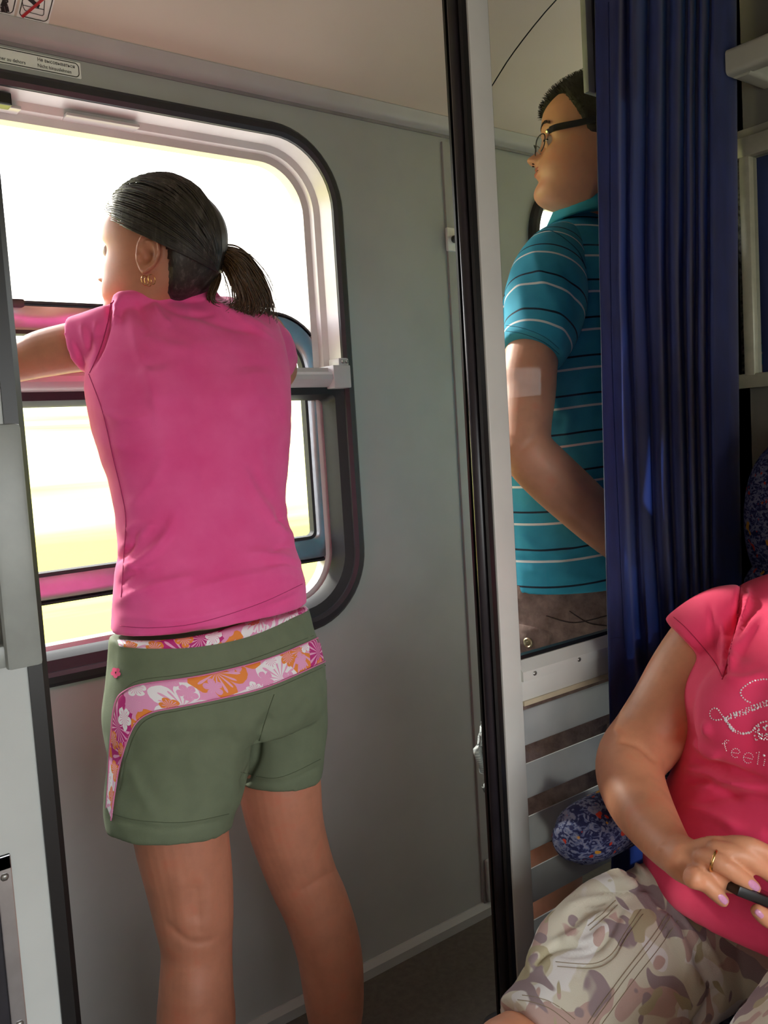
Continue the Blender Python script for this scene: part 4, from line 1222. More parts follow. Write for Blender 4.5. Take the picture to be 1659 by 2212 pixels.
folds(me, [([(262, 1240), (300, 1215), (352, 1165), (380, 1110)], 11, 7.50), ([(258, 1300), (330, 1268), (420, 1245)], 10, 6.00), ([(640, 1172), (600, 1135), (550, 1070), (520, 1010)], 13, 7.50),
           ([(655, 1222), (600, 1200), (530, 1195)], 10, 6.00), ([(660, 1255), (600, 1240), (500, 1252), (390, 1285)], 11, 5.25), ([(255, 1330), (400, 1338), (560, 1298), (660, 1268)], 9, 3.75),
           ([(245, 1215), (275, 1190), (300, 1150)], 7, -6.00), ([(625, 1150), (590, 1105)], 8, -6.00), ([(268, 1150), (300, 1135), (360, 1140)], 9, 4.50),
           ([(236, 640), (236, 690), (222, 740), (196, 800)], 5, -7.50), ([(262, 640), (250, 680), (256, 700)], 7, 9.00), ([(292, 655), (312, 690), (318, 730)], 9, -6.00), ([(330, 650), (350, 690), (370, 700)], 9, 6.00),
           ([(430, 640), (500, 676), (590, 722)], 10, 7.50), ([(400, 668), (480, 700), (570, 716)], 9, -6.00), ([(380, 640), (440, 650), (480, 690)], 8, 4.50), ([(300, 690), (340, 740), (420, 760)], 14, 4.50),
           ([(432, 740), (440, 900), (452, 1090)], 28, -7.50), ([(330, 790), (345, 880)], 36, 7.50), ([(540, 790), (548, 880)], 36, 7.50), ([(215, 880), (260, 905), (330, 900)], 10, 3.75), ([(235, 960), (300, 975), (380, 965)], 12, 3.00), ([(620, 930), (560, 945), (500, 940)], 14, 3.00),
           ([(175, 700), (190, 760)], 6, 6.00), ([(160, 735), (185, 800)], 5, -4.50), ([(208, 690), (205, 760)], 7, 4.50), ([(256, 1358), (420, 1364), (560, 1322), (664, 1270)], 5, -3.00)])
folds(me, [([(640, 1120), (610, 1118), (585, 1140)], 5, -4), ([(645, 1190), (615, 1180), (580, 1195)], 5, -4), ([(655, 1240), (620, 1226), (570, 1232)], 5, 4), ([(262, 1180), (290, 1170), (330, 1130)], 6, 4), ([(258, 1265), (285, 1240), (310, 1232)], 5, -4), ([(262, 1215), (300, 1230), (340, 1215)], 6, 3.5),
           ([(270, 1100), (330, 1040), (360, 980)], 14, 3), ([(610, 1090), (570, 1030), (555, 960)], 14, 3), ([(450, 640), (520, 690), (600, 740)], 6, 4), ([(340, 655), (400, 680), (470, 678)], 6, -3.5), ([(265, 660), (285, 700), (300, 760), (330, 850), (345, 920)], 12, 4)])
noise_disp(me, 0.0018, 26, (1, 1, 1.6))
shirt = link('tshirt', me, M['pink'], w1, smooth=True)
sb = bvh_of(me)
M['pink_seam'] = simple('pink_seam', (176, 44, 104), 0.9, 0, 0)
seam('side_seam', sb, [(192, 808), (222, 890), (245, 990), (262, 1060), (272, 1120), (268, 1200), (262, 1290)], 0.0008, M['pink_seam'], shirt, 0.0002)
seam('armhole_seam', sb, [(240, 648), (234, 690), (218, 750), (194, 806)], 0.0009, M['pink_seam'], shirt, 0.0002)
seam('hem_stitch', sb, [(258, 1352), (330, 1356), (430, 1345), (560, 1304), (660, 1258)], 0.0005, M['pink_seam'], shirt, 0.0002)

# shorts
hip = torso([(253, 1385, 668, 1298, 1.287, .60), (250, 1440, 684, 1352, 1.285, .61), (243, 1505, 703, 1408, 1.282, .62), (240, 1570, 708, 1465, 1.282, .62), (250, 1630, 704, 1530, 1.285, .56)], n=2.3)
tl_ = chain([(395, 1540, 1.275, 140, .95), (392, 1600, 1.272, 150, .92), (384, 1670, 1.27, 150, .9), (370, 1730, 1.268, 142, .92), (366, 1788, 1.266, 133, .95)], 40, 4, cap=False)
tr_ = chain([(598, 1480, 1.295, 108, 1.05), (606, 1560, 1.295, 102, 1.05), (606, 1620, 1.295, 96, 1.05), (605, 1680, 1.295, 91, 1.08)], 40, 4, cap=False)
me = remesh(merge(hip, tl_, tr_), 0.0038, 4, 0.5)
folds(me, [([(560, 1590), (552, 1640), (520, 1700)], 8, -8.00), ([(540, 1560), (500, 1640), (498, 1740)], 22, 4.80), ([(590, 1545), (560, 1580)], 12, -4.80), ([(700, 1500), (640, 1560), (560, 1620)], 16, 4.00), ([(280, 1640), (300, 1700), (340, 1770)], 14, 3.20), ([(270, 1600), (268, 1700)], 10, 3.20), ([(420, 1620), (430, 1760)], 16, 2.40),
           ([(240, 1768), (360, 1792), (496, 1770)], 5, -2.56), ([(516, 1680), (610, 1690), (694, 1652)], 5, -2.56)])
noise_disp(me, 0.0016, 34, (1, 1, 0.8))
shorts = link('shorts', me, M['olive'], w1, smooth=True)
sb = bvh_of(me)
# printed waistband, yoke band and side panel
patch_obj('floral_waistband', sb, [(252, 1382), (330, 1384), (430, 1372), (540, 1340), (664, 1296)], [(256, 1398), (330, 1402), (430, 1398), (545, 1374), (668, 1320)], 70, 8, M['floral'], shorts, 0.0022)
band_t = [(232, 1745), (236, 1680), (240, 1600), (250, 1520), (275, 1490), (320, 1476), (420, 1462), (520, 1440), (600, 1415), (692, 1375)]
band_b = [(242, 1772), (252, 1700), (268, 1625), (292, 1566), (325, 1540), (380, 1528), (450, 1514), (540, 1494), (610, 1470), (703, 1428)]
patch_obj('floral_yoke', sb, band_t, band_b, 120, 12, M['floral'], shorts, 0.0022)
seam('piping', sb, band_t, 0.0011, M['pink_thread'], shorts, 0.0018)
seam('piping', sb, band_b, 0.0011, M['pink_thread'], shorts, 0.0018)
seam('stitching', sb, [(x+7, y+7) for x, y in band_b[1:]], 0.0005, M['olive_thread'], shorts, 0.0005)
seam('stitching', sb, [(238, 1756), (300, 1772), (400, 1776), (494, 1758)], 0.0005, M['olive_thread'], shorts, 0.0005)
seam('stitching', sb, [(520, 1668), (600, 1680), (692, 1640)], 0.0005, M['olive_thread'], shorts, 0.0005)
seam('stitching', sb, [(262, 1497), (300, 1470), (400, 1456), (520, 1432), (690, 1368)], 0.0005, M['olive_thread'], shorts, 0.0005)
seam('back_seam', sb, [(592, 1500), (578, 1540), (560, 1600)], 0.0007, M['olive_thread'], shorts, 0.0003)
ef = MB()
for k in range(5):
    a = 2*math.pi*k/5 + 0.4
    c = [(252 + 6*math.cos(a) + 5*math.cos(b), 1453 + 7*math.sin(a) + 5*math.sin(b)) for b in [2*math.pi*q/10 for q in range(10)]]
    ef.add([cast(sb, x, y, 0.0016)[0] for x, y in c], [tuple(range(10))])
ef.build('embroidered_flower', simple('magenta_thread', (214, 40, 110), 0.7, 0, 0.1), shorts)
sho = simple('dark_sandal', (40, 34, 32), 0.6)
shoe(P(424, 2556, 1.28), (0.05, 1, 0), sho, w1); shoe(P(728, 2352, 1.30), (0.15, 1, 0), sho, w1)
# ------------------------------------------------------------------ man in the striped polo, behind the glass
M['skin2'] = skin('fair_skin', (214, 154, 128))
m_root = empty('person', (1.41, 1.13, 0), 'person in turquoise striped polo shirt and glasses standing behind the glass', 'person')
hc2 = P(1281, 312, 1.085)
vw = (hc2 - CAMPOS).normalized()
al = math.radians(10); pt_ = math.radians(7.5)
F0 = (-C_R*math.cos(al) + vw*math.sin(al)); F0.z = 0; F0.normalize()
U0 = Vector((0, 0, 1))
F2 = F0*math.cos(pt_) + U0*math.sin(pt_); U2 = U0*math.cos(pt_) - F0*math.sin(pt_)
HD2 = Head(hc2, F2, U2, 0.247, 0.02, False, 150, 150)
ear2 = ear_mesh(HD2, 1, 0.064, 0.46, -0.12, flare=0.0)
nk = chain([(1300, 500, 1.12, 70, .95), (1296, 450, 1.11, 66, .95), (1292, 400, 1.10, 66, 1.0), (1290, 340, 1.09, 62, 1.0)])
core = torso([(1110, 1400, 1460, 1400, 1.13, .55), (1110, 1240, 1460, 1240, 1.13, .5), (1120, 1000, 1450, 1000, 1.13, .5), (1120, 800, 1450, 800, 1.13, .5), (1135, 620, 1450, 620, 1.13, .5), (1190, 530, 1430, 530, 1.13, .45)])
aL = chain([(1205, 555, 1.105, 52, 1.0), (1178, 640, 1.09, 54, 1.0), (1154, 740, 1.07, 57, 1.0), (1143, 800, 1.06, 60, 1.0), (1140, 850, 1.055, 60, 1.0), (1134, 930, 1.04, 56, 1.05), (1140, 975, 1.03, 58, 1.05), (1185, 1025, 1.01, 60, .9), (1250, 1085, .995, 58, .9), (1310, 1142, .985, 52, .85), (1360, 1190, .98, 42, .85), (1390, 1215, .98, 36, .8)], 30)
wl2 = P(1390, 1215, .98); h2 = simple_hand(wl2, (1, 0, -0.45), (0, -1, 0), 0.19, 0.5, 1)
aR = wchain([(1.60, 1.14, 1.52, .05, 1), (1.66, 1.13, 1.38, .052, 1), (1.69, 1.10, 1.24, .048, 1), (1.68, 1.08, 1.16, .045, 1), (1.62, 1.03, 1.08, .042, 1), (1.55, 1.0, 1.02, .034, .9)], 26)
lL = chain([(1195, 1420, 1.12, 80, 1), (1195, 1600, 1.115, 82, 1), (1192, 1740, 1.11, 74, 1), (1190, 1860, 1.11, 66, 1.05), (1192, 1960, 1.11, 68, 1.1), (1195, 2080, 1.11, 62, 1.1), (1198, 2220, 1.115, 40, 1.1), (1200, 2310, 1.12, 38, 1.2)], 30)
lR = chain([(1380, 1420, 1.14, 78, 1), (1385, 1600, 1.14, 78, 1), (1390, 1740, 1.14, 66, 1), (1392, 1860, 1.14, 60, 1.05), (1395, 1960, 1.14, 60, 1.1), (1398, 2060, 1.14, 46, 1.1), (1400, 2130, 1.145, 34, 1.1), (1400, 2170, 1.15, 34, 1.2)], 30)
me = remesh(merge(HD2.mb(), ear2, nk, core, aL, h2, aR, lL, lR), 0.0028, 2, 0.4)
folds(me, [([(1110, 985), (1140, 960), (1178, 925)], 8, -2), ([(1190, 1000), (1240, 1040), (1300, 1090)], 22, 2)])
b2 = link('body', me, M['skin2'], m_root, smooth=True)
bb2 = bvh_of(me)
# face details
lip = simple('lip_skin', (186, 104, 92), 0.4, 0, 0.08)
def lipc(th0, th1, z0, z1, name, col, head=HD2, off=0.012, n=16, par=None):
    m = MB(); vs = []
    for i in range(n+1):
        y = th0 + (th1-th0)*i/n
        for j in range(5):
            t = j/4; zz = z0 + (z1-z0)*t
            edge = 1 - (abs(2*i/n-1))**2.5
            zz = (z0+z1)/2 + (zz-(z0+z1)/2)*edge
            p = head.w((0.6, y, zz)); r = -head.F
            h = bb2.ray_cast(p, r)
            if h[0] is None: h = (head.w((0.38, y, zz)), head.F)
            rim = 1.0 if (0 < j < 4 and 0 < i < n) else -0.6
            vs.append(h[0] + h[1]*0.0010*rim)
    m.add(vs, [(i*5+j, i*5+j+1, (i+1)*5+j+1, (i+1)*5+j) for i in range(n) for j in range(4)])
    return m.build(name, col, m_root, smooth=True, fix=False)
lipc(-0.105, 0.105, 0.286, 0.314, 'upper_lip', lip)
lipc(-0.095, 0.095, 0.246, 0.284, 'lower_lip', lip)
iris = simple('dark_iris', (40, 34, 30), 0.15, 0, 0)
for sd in (1, -1):
    e_ = HD2.w((0.318, sd*0.135, 0.474))
    ey = MB().ball(e_, 0.0118, 16, 12).build('eye', bpy.data.materials['eye_white'], m_root, smooth=True)
    MB().ball(e_ + HD2.F*0.0072 + HD2.L*0.001, (0.0062, 0.0062, 0.0062), 12, 8).build('iris', iris, ey, smooth=True)
    # lids
    for up_, nm in ((1, 'upper_lid'), (-1, 'lower_lid')):
        lm = MB(); vs = []
        for i in range(13):
            u = -1 + 2*i/12
            for j in range(4):
                v = (0.10 + 0.28*j) if up_ > 0 else (0.18 + 0.30*j)
                d = HD2.F*math.cos(u*1.0)*math.cos(v*1.1) + HD2.L*math.sin(u*1.0)*math.cos(v*1.1*abs(math.cos(u))) + HD2.U*up_*math.sin(v*1.1)*math.cos(u*0.9)
                vs.append(e_ + d.normalized()*0.0137)
        lm.add(vs, [(i*4+j, i*4+j+1, (i+1)*4+j+1, (i+1)*4+j) for i in range(12) for j in range(3)])
        o = lm.build(nm, M['skin2'], m_root, smooth=True, fix=False)
rnd = random.Random(5)
for sd in (1, -1):
    e_ = HD2.w((0.318, sd*0.135, 0.474))
    MB().tube([e_ + (HD2.F*math.cos(u) + HD2.L*math.sin(u)).normalized()*0.0122 + HD2.U*(0.0042*math.cos(u*1.1) - 0.001) for u in np.linspace(-1.2, 1.25, 14)], [0.0004] + [0.0013]*12 + [0.0004], 6).build('eyelashes', iris, m_root, smooth=True)
MB().tube([((lambda h: h[0] + h[1]*0.0004)(bb2.ray_cast(HD2.w((0.6, y, 0.2855 - 0.012*(abs(y)/.1)**2)), -HD2.F))) for y in np.linspace(-.10, .10, 17)], [0.0003] + [0.0009]*15 + [0.0003], 6).build('mouth_line', simple('mouth_shadow', (112, 52, 46), 0.7, 0, 0), m_root, smooth=True)
for sd in (1, -1):
    h = bb2.ray_cast(HD2.w((0.432, sd*0.034, 0.30)), HD2.U)
    if h[0] is not None: MB().ball(h[0], (0.0032, 0.0032, 0.0016), 10, 6).build('nostril', simple('nostril_shadow', (60, 26, 22), 0.8, 0, 0) if sd == 1 else bpy.data.materials['nostril_shadow'], m_root, smooth=True)
browm = simple('brown_hair', (46, 32, 24), 0.6, 0, 0.15, 200)
for sd in (1, -1):
    brow = MB()
    for k in range(130):
        t = rnd.random(); y = sd*(0.05 + 0.16*t); zz = 0.572 + 0.034*math.sin(t*2.6) + rnd.uniform(-.010, .010)
        h = bb2.ray_cast(HD2.w((0.6, y, zz)), -HD2.F)
        if h[0] is None: continue
        d = (HD2.L*sd*0.8 + HD2.U*(0.35 - 0.7*t) - HD2.F*0.25*t).normalized()
        brow.tube([h[0] - h[1]*0.0004, h[0] + d*0.004 + h[1]*0.0008, h[0] + d*0.008 + h[1]*0.0006], [0.0006, 0.0005, 0.0002], 4)
    o = brow.build('eyebrow', browm, m_root, fix=False); o['kind'] = 'stuff'
hl2 = hairline([(0, .672), (14, .685), (26, .72), (40, .77), (52, .765), (62, .715), (72, .64), (80, .56), (86, .48), (94, .47), (102, .50), (112, .36), (130, .24), (160, .17), (180, .15)])
gh2 = NT('short_brown_hair'); o_ = gh2.obj()
st = gh2.noise(o_, 420, 3.0, 0.7)
gh2.base(gh2.ramp(st, [(0.3, srgb(10, 7, 5)), (0.7, srgb(34, 23, 16))])); gh2.set(Roughness=0.7); gh2.bump(st, 0.8, 0.002)
HD2.cap(hl2, lambda th, z: 0.030 + 0.012*min(1, max(0, (z-.8)/.15)), 0.05).build('hair', gh2.m, m_root, smooth=True, fix=False)
# short bristles so the outline is soft
br = MB(); rnd = random.Random(11)
for k in range(9000):
    i = rnd.randrange(len(HD2.zs)-3); j = rnd.randrange(len(HD2.ths)); th = abs(math.degrees(HD2.ths[j])); z = HD2.zs[i]
    if z < hl2(th)+0.005 or math.degrees(HD2.ths[j]) < -110: continue
    p = HD2.G[i][j]; n = (p - Vector((0, 0, .52))).normalized()
    b0 = HD2.w(p + n*0.012); d = (HD2.F*n.x + HD2.L*n.y + HD2.U*n.z)
    d = (d + Vector((rnd.gauss(0, .3), rnd.gauss(0, .3), rnd.gauss(0, .3))) + HD2.F*0.25).normalized()
    ln = 0.006 + 0.006*min(1, max(0, (z-hl2(th))/.08))
    br.tube([b0, b0 + d*ln], [0.0006, 0.0002], 3, caps=False)
o = br.build('hair_bristles', gh2.m, m_root, fix=False); o['kind'] = 'stuff'
# glasses
gl = empty('glasses', HD2.w((.38, 0, .5)))
gl.parent = m_root; gl.matrix_parent_inverse = world_of(m_root).inverted(); 
def hw(x, y, z): return HD2.w((x, y, z))
for sd in (1, -1):
    pts = [hw(.335, sd*.275, .508), hw(.28, sd*.315, .520), hw(.12, sd*.345, .545), hw(-.02, sd*.350, .575), hw(-.10, sd*.345, .55)]
    A = crom([tuple(p) for p in pts], 4); rs = []
    for i, a in enumerate(A):
        h = 0.0062*(1 - 0.25*i/len(A)); c = Vector(a); s_ = HD2.L*0.0018; u_ = HD2.U*h
        rs.append([c+s_+u_, c+s_-u_, c-s_-u_, c-s_+u_])
    MB().rings(rs).build('temple', M['black'], gl)
    lp = []
    for k in range(28):
        a = 2*math.pi*k/28
        cy, cz = math.cos(a), math.sin(a)
        y = .150 + .112*math.copysign(abs(cy)**.8, cy); z = .445 + .068*math.copysign(abs(cz)**.8, cz)
        lp.append(hw(.425 - .55*max(0, y-.05)**1.35, sd*y, z))
    MB().add(lp, [tuple(range(28))]).build('lens', M['glass'], gl)
    top = [lp[k % 28] for k in range(-5, 19)]
    MB().tube(top + [], 0.0011, 6).build('lens_rim', M['rubber2'], gl, smooth=True)
    MB().tube([hw(.345, sd*.262, .505), hw(.335, sd*.278, .508)], 0.004, 8).build('hinge', M['alu'], gl)
    MB().tube([hw(.415, sd*.05, .44), hw(.40, sd*.045, .42), hw(.385, sd*.06, .405)], 0.0009, 6).build('nose_pad', M['alu'], gl)
MB().tube([hw(.425, -.045, .465), hw(.44, 0, .485), hw(.425, .045, .465)], 0.0012, 6).build('bridge', M['rubber2'], gl, smooth=True)

# polo shirt
SP = 0.0665
gs_ = NT('striped_pique'); o_ = gs_.obj()
s_ = gs_.attr('stripe').outputs['Fac']
fr_ = gs_.math('FRACT', gs_.math('DIVIDE', s_, SP))
def line(c, w): return gs_.math('LESS_THAN', gs_.math('ABSOLUTE', gs_.math('SUBTRACT', fr_, c)), w)
bs = gs_.ramp(gs_.noise(o_, 18, 4), [(0.3, srgb(42, 150, 186)), (0.7, srgb(60, 172, 208))])
bs = gs_.mix(line(0.30, 0.030), bs, srgb(232, 236, 240))
bs = gs_.mix(line(0.62, 0.026), bs, srgb(20, 34, 56))
gs_.base(bs); gs_.set(Roughness=0.85); gs_.bump(gs_.noise(o_, 1200, 2), 0.3, 0.0006)
M['polo'] = gs_.m
M['teal'] = simple('teal_rib', (44, 150, 178), 0.85, 0, 0.05, 60, 0.3, 900)
t_ = torso([(1078, 1238, 1500, 1242, 1.13, .64), (1080, 1160, 1492, 1180, 1.13, .62), (1088, 1040, 1482, 1040, 1.13, .60), (1094, 880, 1482, 880, 1.13, .60), (1100, 740, 1490, 740, 1.13, .60), (1112, 620, 1490, 620, 1.13, .58), (1150, 545, 1470, 540, 1.13, .50), (1205, 492, 1430, 488, 1.13, .42), (1250, 462, 1395, 460, 1.125, .40)])
me = remesh(t_, 0.004, 4)
folds(me, [([(1120, 1150), (1170, 1190), (1230, 1200)], 10, 5), ([(1115, 1205), (1180, 1212), (1260, 1190)], 8, -4), ([(1200, 1215), (1260, 1170), (1310, 1160)], 9, 5), ([(1240, 560), (1280, 640), (1290, 740)], 14, 3), ([(1190, 880), (1230, 900), (1215, 960)], 14, 5), ([(1130, 1230), (1200, 1240), (1300, 1255)], 9, 2.5)])
co = get_co(me)
add_attr(me, 'stripe', co[:, 2] + 0.10*(co[:, 1]-1.0)*0 + 0.004*np.sin(co[:, 0]*23) )
polo = link('polo_shirt', me, M['polo'], m_root, smooth=True)
s_t = chain([(1240, 520, 1.12, 44, .8), (1205, 545, 1.10, 62, .95), (1186, 590, 1.085, 80, 1.0), (1180, 640, 1.075, 89, 1.0), (1172, 700, 1.065, 84, 1.0), (1151, 763, 1.055, 69, 1.0)], 36, 5, cap=False)
me = remesh(s_t, 0.004, 2)
folds(me, [([(1150, 540), (1170, 600), (1200, 660)], 12, 3), ([(1210, 560), (1240, 620), (1250, 690)], 10, -3), ([(1120, 600), (1130, 680)], 14, 3), ([(1190, 640), (1215, 700), (1200, 760)], 12, 3)])
co = get_co(me); a0 = np.array(P(1215, 520, 1.10)); a1 = np.array(P(1151, 763, 1.055)); ax = (a1-a0)/np.linalg.norm(a1-a0)
add_attr(me, 'stripe', -((co - a0) @ ax) + np.linalg.norm(a1-a0) + SP*0.93)
slv = link('sleeve', me, M['polo'], polo, smooth=True)
svb = bvh_of(me)
for dy in (-18, -30):
    seam('hem_stitch', svb, [(1093, 733+dy), (1130, 739+dy), (1175, 757+dy), (1208, 783+dy)], 0.0005, simple('teal_thread', (24, 96, 122), 0.9, 0, 0) if dy == -18 else bpy.data.materials['teal_thread'], polo, 0.0002)
seam('shoulder_seam', svb, [(1152, 508), (1180, 498), (1200, 503), (1225, 520), (1250, 545), (1265, 580)], 0.0009, bpy.data.materials['teal_thread'], polo, 0.0004)
# right sleeve (far side)
s_r = wchain([(1.54, 1.135, 1.55, .05, 1), (1.60, 1.135, 1.50, .066, 1), (1.655, 1.125, 1.40, .070, 1), (1.68, 1.11, 1.30, .062, 1)], 30, 4, cap=False)
me = remesh(s_r, 0.005, 2); co = get_co(me); add_attr(me, 'stripe', co[:, 2])
link('sleeve', me, M['polo'], polo, smooth=True)
# collar: rises at the nape
cm_ = MB(); cc = P(1296, 452, 1.11); rs = []
for (r, dz, lean) in ((0.074, -0.02, 0.0), (0.070, 0.028, 0.030), (0.074, 0.036, 0.034), (0.090, 0.012, 0.024), (0.104, -0.024, 0.010), (0.098, -0.026, 0.008), (0.082, 0.0, 0.01)):
    rs.append([cc + Vector((r*1.05*math.cos(a), r*math.sin(a), dz - lean*math.sin(a))) for a in [2*math.pi*k/40 for k in range(40)]])
cm_.rings(rs, caps=False); cm_.build('collar', M['teal'], polo, smooth=True)

# cargo shorts
gb_ = NT('washed_brown_cotton'); o_ = gb_.obj()
gb_.base(gb_.ramp(gb_.noise(o_, 40, 5, 0.65), [(0.3, srgb(96, 76, 72)), (0.7, srgb(146, 122, 116))])); gb_.set(Roughness=0.9); gb_.bump(gb_.noise(o_, 160, 4), 0.5, 0.002)
hp_ = torso([(1086, 1215, 1492, 1215, 1.13, .58), (1084, 1262, 1494, 1262, 1.13, .60), (1080, 1340, 1500, 1340, 1.13, .62), (1078, 1430, 1505, 1430, 1.13, .62), (1085, 1500, 1500, 1500, 1.13, .58)])
t1 = chain([(1196, 1430, 1.115, 112, .95), (1192, 1560, 1.11, 116, .92), (1188, 1680, 1.105, 112, .92), (1186, 1780, 1.105, 108, .95)], 36, 4, cap=False)
t2 = chain([(1385, 1430, 1.14, 110, .95), (1388, 1560, 1.14, 108, .95), (1392, 1660, 1.14, 102, .95), (1394, 1730, 1.14, 98, .95)], 36, 4, cap=False)
me = remesh(merge(hp_, t1, t2), 0.005, 3)
folds(me, [([(1180, 1310), (1190, 1345), (1235, 1375)], 12, 3), ([(1130, 1350), (1160, 1400), (1210, 1410)], 10, 3), ([(1125, 1400), (1150, 1430)], 8, -3)])
noise_disp(me, 0.002, 30)
shm = link('shorts', me, gb_.m, m_root, smooth=True); sb2 = bvh_of(me)
patch_obj('pocket_flap', sb2, [(1112, 1345), (1150, 1352), (1195, 1366)], [(1118, 1405), (1150, 1412), (1190, 1392)], 16, 8, gb_.m, shm, 0.004)
bt = P(1145, 1387, 1.0); c_, n_ = cast(sb2, 1145, 1387, 0.006)
sn = MB()
for r, k in ((0.0085, 0.0), (0.0085, 0.002), (0.006, 0.003), (0.0045, 0.0015), (0.002, 0.0025)): pass
u_ = n_.cross(Vector((0, 0, 1))).normalized(); v_ = n_.cross(u_)
sn.rings([[c_ + n_*h + (u_*math.cos(a) + v_*math.sin(a))*r for a in [2*math.pi*k/18 for k in range(18)]] for r, h in ((0.0095, -.001), (0.0095, .0015), (0.0075, .0026), (0.0055, .0012), (0.0032, .0014), (0.0025, .0028))])
sn.build('snap_button', simple('brass_snap', (190, 176, 150), 0.3, 0.9, 0.1, 80), shm, smooth=True, sharp=40)
th2 = simple('brown_thread', (58, 46, 44), 0.9, 0, 0)
seam('stitching', sb2, [(1116, 1290), (1118, 1335)], 0.0012, th2, shm, 0.001)
seam('stitching', sb2, [(1230, 1320), (1270, 1345), (1310, 1352)], 0.0010, th2, shm, 0.001)
seam('stitching', sb2, [(1180, 1330), (1240, 1345), (1310, 1330)], 0.0010, th2, shm, 0.001)
sho2 = simple('grey_shoe', (70, 70, 74), 0.6)
shoe(P(1200, 2310, 1.12), (0.05, 1, 0), sho2, m_root); shoe(P(1400, 2170, 1.15), (0.15, 1, 0), sho2, m_root)

co_ = cl.build('cloth', M['palecloth'], m_root, smooth=True, fix=False)
sm = co_.modifiers.new('thickness', 'SOLIDIFY'); sm.thickness = 0.008
co_['label'] = 'pale grey cloth showing past the black door seal'
# ------------------------------------------------------------------ woman seated by the partition
M['skin3'] = skin('sunburnt_skin', (212, 148, 112))
w2 = empty('person', (1.1, 0.54, 0.0), 'person in red-pink T-shirt and pale camouflage shorts seated with a phone', 'person')
HD3 = Head((1.15, 0.49, 1.235), (-1, 0.1, -0.25), (0.1, 0, 1), 0.225, 0.01, True, 60, 60)
nk = wchain([(1.20, .54, 1.0, .065, 1), (1.195, .54, 1.06, .055, 1), (1.18, .515, 1.13, .055, 1), (1.165, .495, 1.19, .055, 1)])
core = wtorso([(1.13, .54, .56, .17, .7), (1.14, .54, .70, .17, .75), (1.16, .54, .85, .16, .7), (1.18, .54, .95, .15, .6), (1.2, .54, 1.0, .10, .6)], (0, 1, 0), (1, 0, 0), solve=False)
aR = chain([(1568, 1340, .685, 70, 1), (1530, 1390, .70, 80, 1), (1487, 1455, .715, 82, 1), (1443, 1530, .73, 80, 1), (1400, 1592, .742, 77, 1), (1366, 1636, .742, 74, 1.0), (1362, 1680, .725, 72, 1), (1382, 1735, .69, 68, 1), (1414, 1787, .64, 58, .95), (1446, 1830, .60, 48, .9), (1472, 1854, .565, 44, .8)], 32)
palm = chain([(1462, 1845, .575, 46, .7), (1484, 1860, .558, 48, .62), (1508, 1868, .545, 48, .55), (1532, 1866, .534, 46, .48), (1550, 1858, .528, 40, .42)], 28)
palm2 = chain([(1500, 1852, .552, 34, .55), (1540, 1838, .535, 32, .5), (1570, 1834, .525, 28, .5), (1590, 1830, .52, 24, .5)], 24)
def fch(L, k=.95): return chain([(x, y, Y, w, k) for x, y, Y, w in L], 18, 4)
f_l = fch([(1500, 1886, .540, 19), (1512, 1896, .533, 18.5), (1532, 1916, .524, 17.5), (1550, 1934, .519, 16), (1563, 1947, .516, 13.5)])
f_r = fch([(1518, 1852, .536, 21), (1540, 1858, .524, 20.5), (1562, 1868, .515, 21), (1590, 1889, .507, 18.5), (1612, 1906, .503, 18), (1630, 1919, .500, 15)])
f_m = fch([(1545, 1836, .530, 22), (1580, 1842, .515, 21), (1612, 1853, .505, 21.5), (1650, 1878, .495, 18.5), (1690, 1908, .488, 17.5), (1706, 1920, .486, 14)])
f_i = fch([(1575, 1826, .524, 21), (1612, 1826, .508, 20.5), (1650, 1842, .496, 20.5), (1690, 1870, .485, 18), (1725, 1900, .478, 15)])
f_t = fch([(1496, 1895, .535, 24), (1530, 1905, .530, 22), (1560, 1908, .524, 19), (1585, 1916, .518, 15)])
# left arm and hand, mostly beyond the frame
aLw = wchain([(1.17, .36, .95, .05, 1), (1.12, .29, .88, .055, 1), (1.06, .25, .80, .052, 1), (1.0, .25, .745, .048, 1), (.94, .29, .735, .045, 1), (.86, .36, .735, .036, .9), (.81, .395, .74, .031, .8)], 28)
wl3 = Vector((.81, .395, .74))
fl_t = P(1650, 1978, .487)
wl3 = P(1905, 2060, .385)
aLw = wchain([(1.17, .36, .95, .05, 1), (1.12, .29, .88, .055, 1), (1.06, .25, .80, .052, 1), (1.0, .235, .745, .048, 1), (.93, .25, .735, .045, 1), (wl3.x+.06, wl3.y-.06, wl3.z+.005, .036, .9), (*wl3, .031, .8)], 28)
pk = P(1800, 2020, .435)
h3 = chain([(1905, 2060, .385, 60, .5), (1860, 2045, .405, 70, .45), (1815, 2025, .430, 66, .4)], 28)
lf = []
for dy, k in ((-48, .0), (-16, .004), (16, .006), (46, .004)):
    lf.append(fch([(1822, 2022+dy, .428, 18), (1780, 1996+dy*.9, .452+k, 18), (1745, 1978+dy*.8, .478+k, 17), (1722, 1968+dy*.7, .500+k, 14)]))
th3 = finger([P(1850, 2080, .41), P(1752, 2036, .452), P(1690, 2000, .475), P(1655, 1982, .484), P(1634, 1966, .488)], [.013, .0115, .0105, .0095, .0072])
tR = chain([(1530, 1985, .665, 80, 1), (1440, 2045, .67, 88, 1), (1350, 2115, .672, 92, 1), (1260, 2190, .675, 92, 1), (1180, 2262, .678, 88, 1), (1110, 2330, .68, 84, 1)], 32)
kn = P(1105, 2335, .68)
sh_R = wchain([(kn.x+.02, kn.y, kn.z+.01, .058, 1), (kn.x-.04, kn.y, kn.z-.02, .062, 1), (kn.x-.065, kn.y, kn.z-.10, .056, 1), (kn.x-.06, kn.y, kn.z-.22, .056, 1), (kn.x-.05, kn.y, .2, .042, 1), (kn.x-.045, kn.y, .09, .038, 1)], 28)
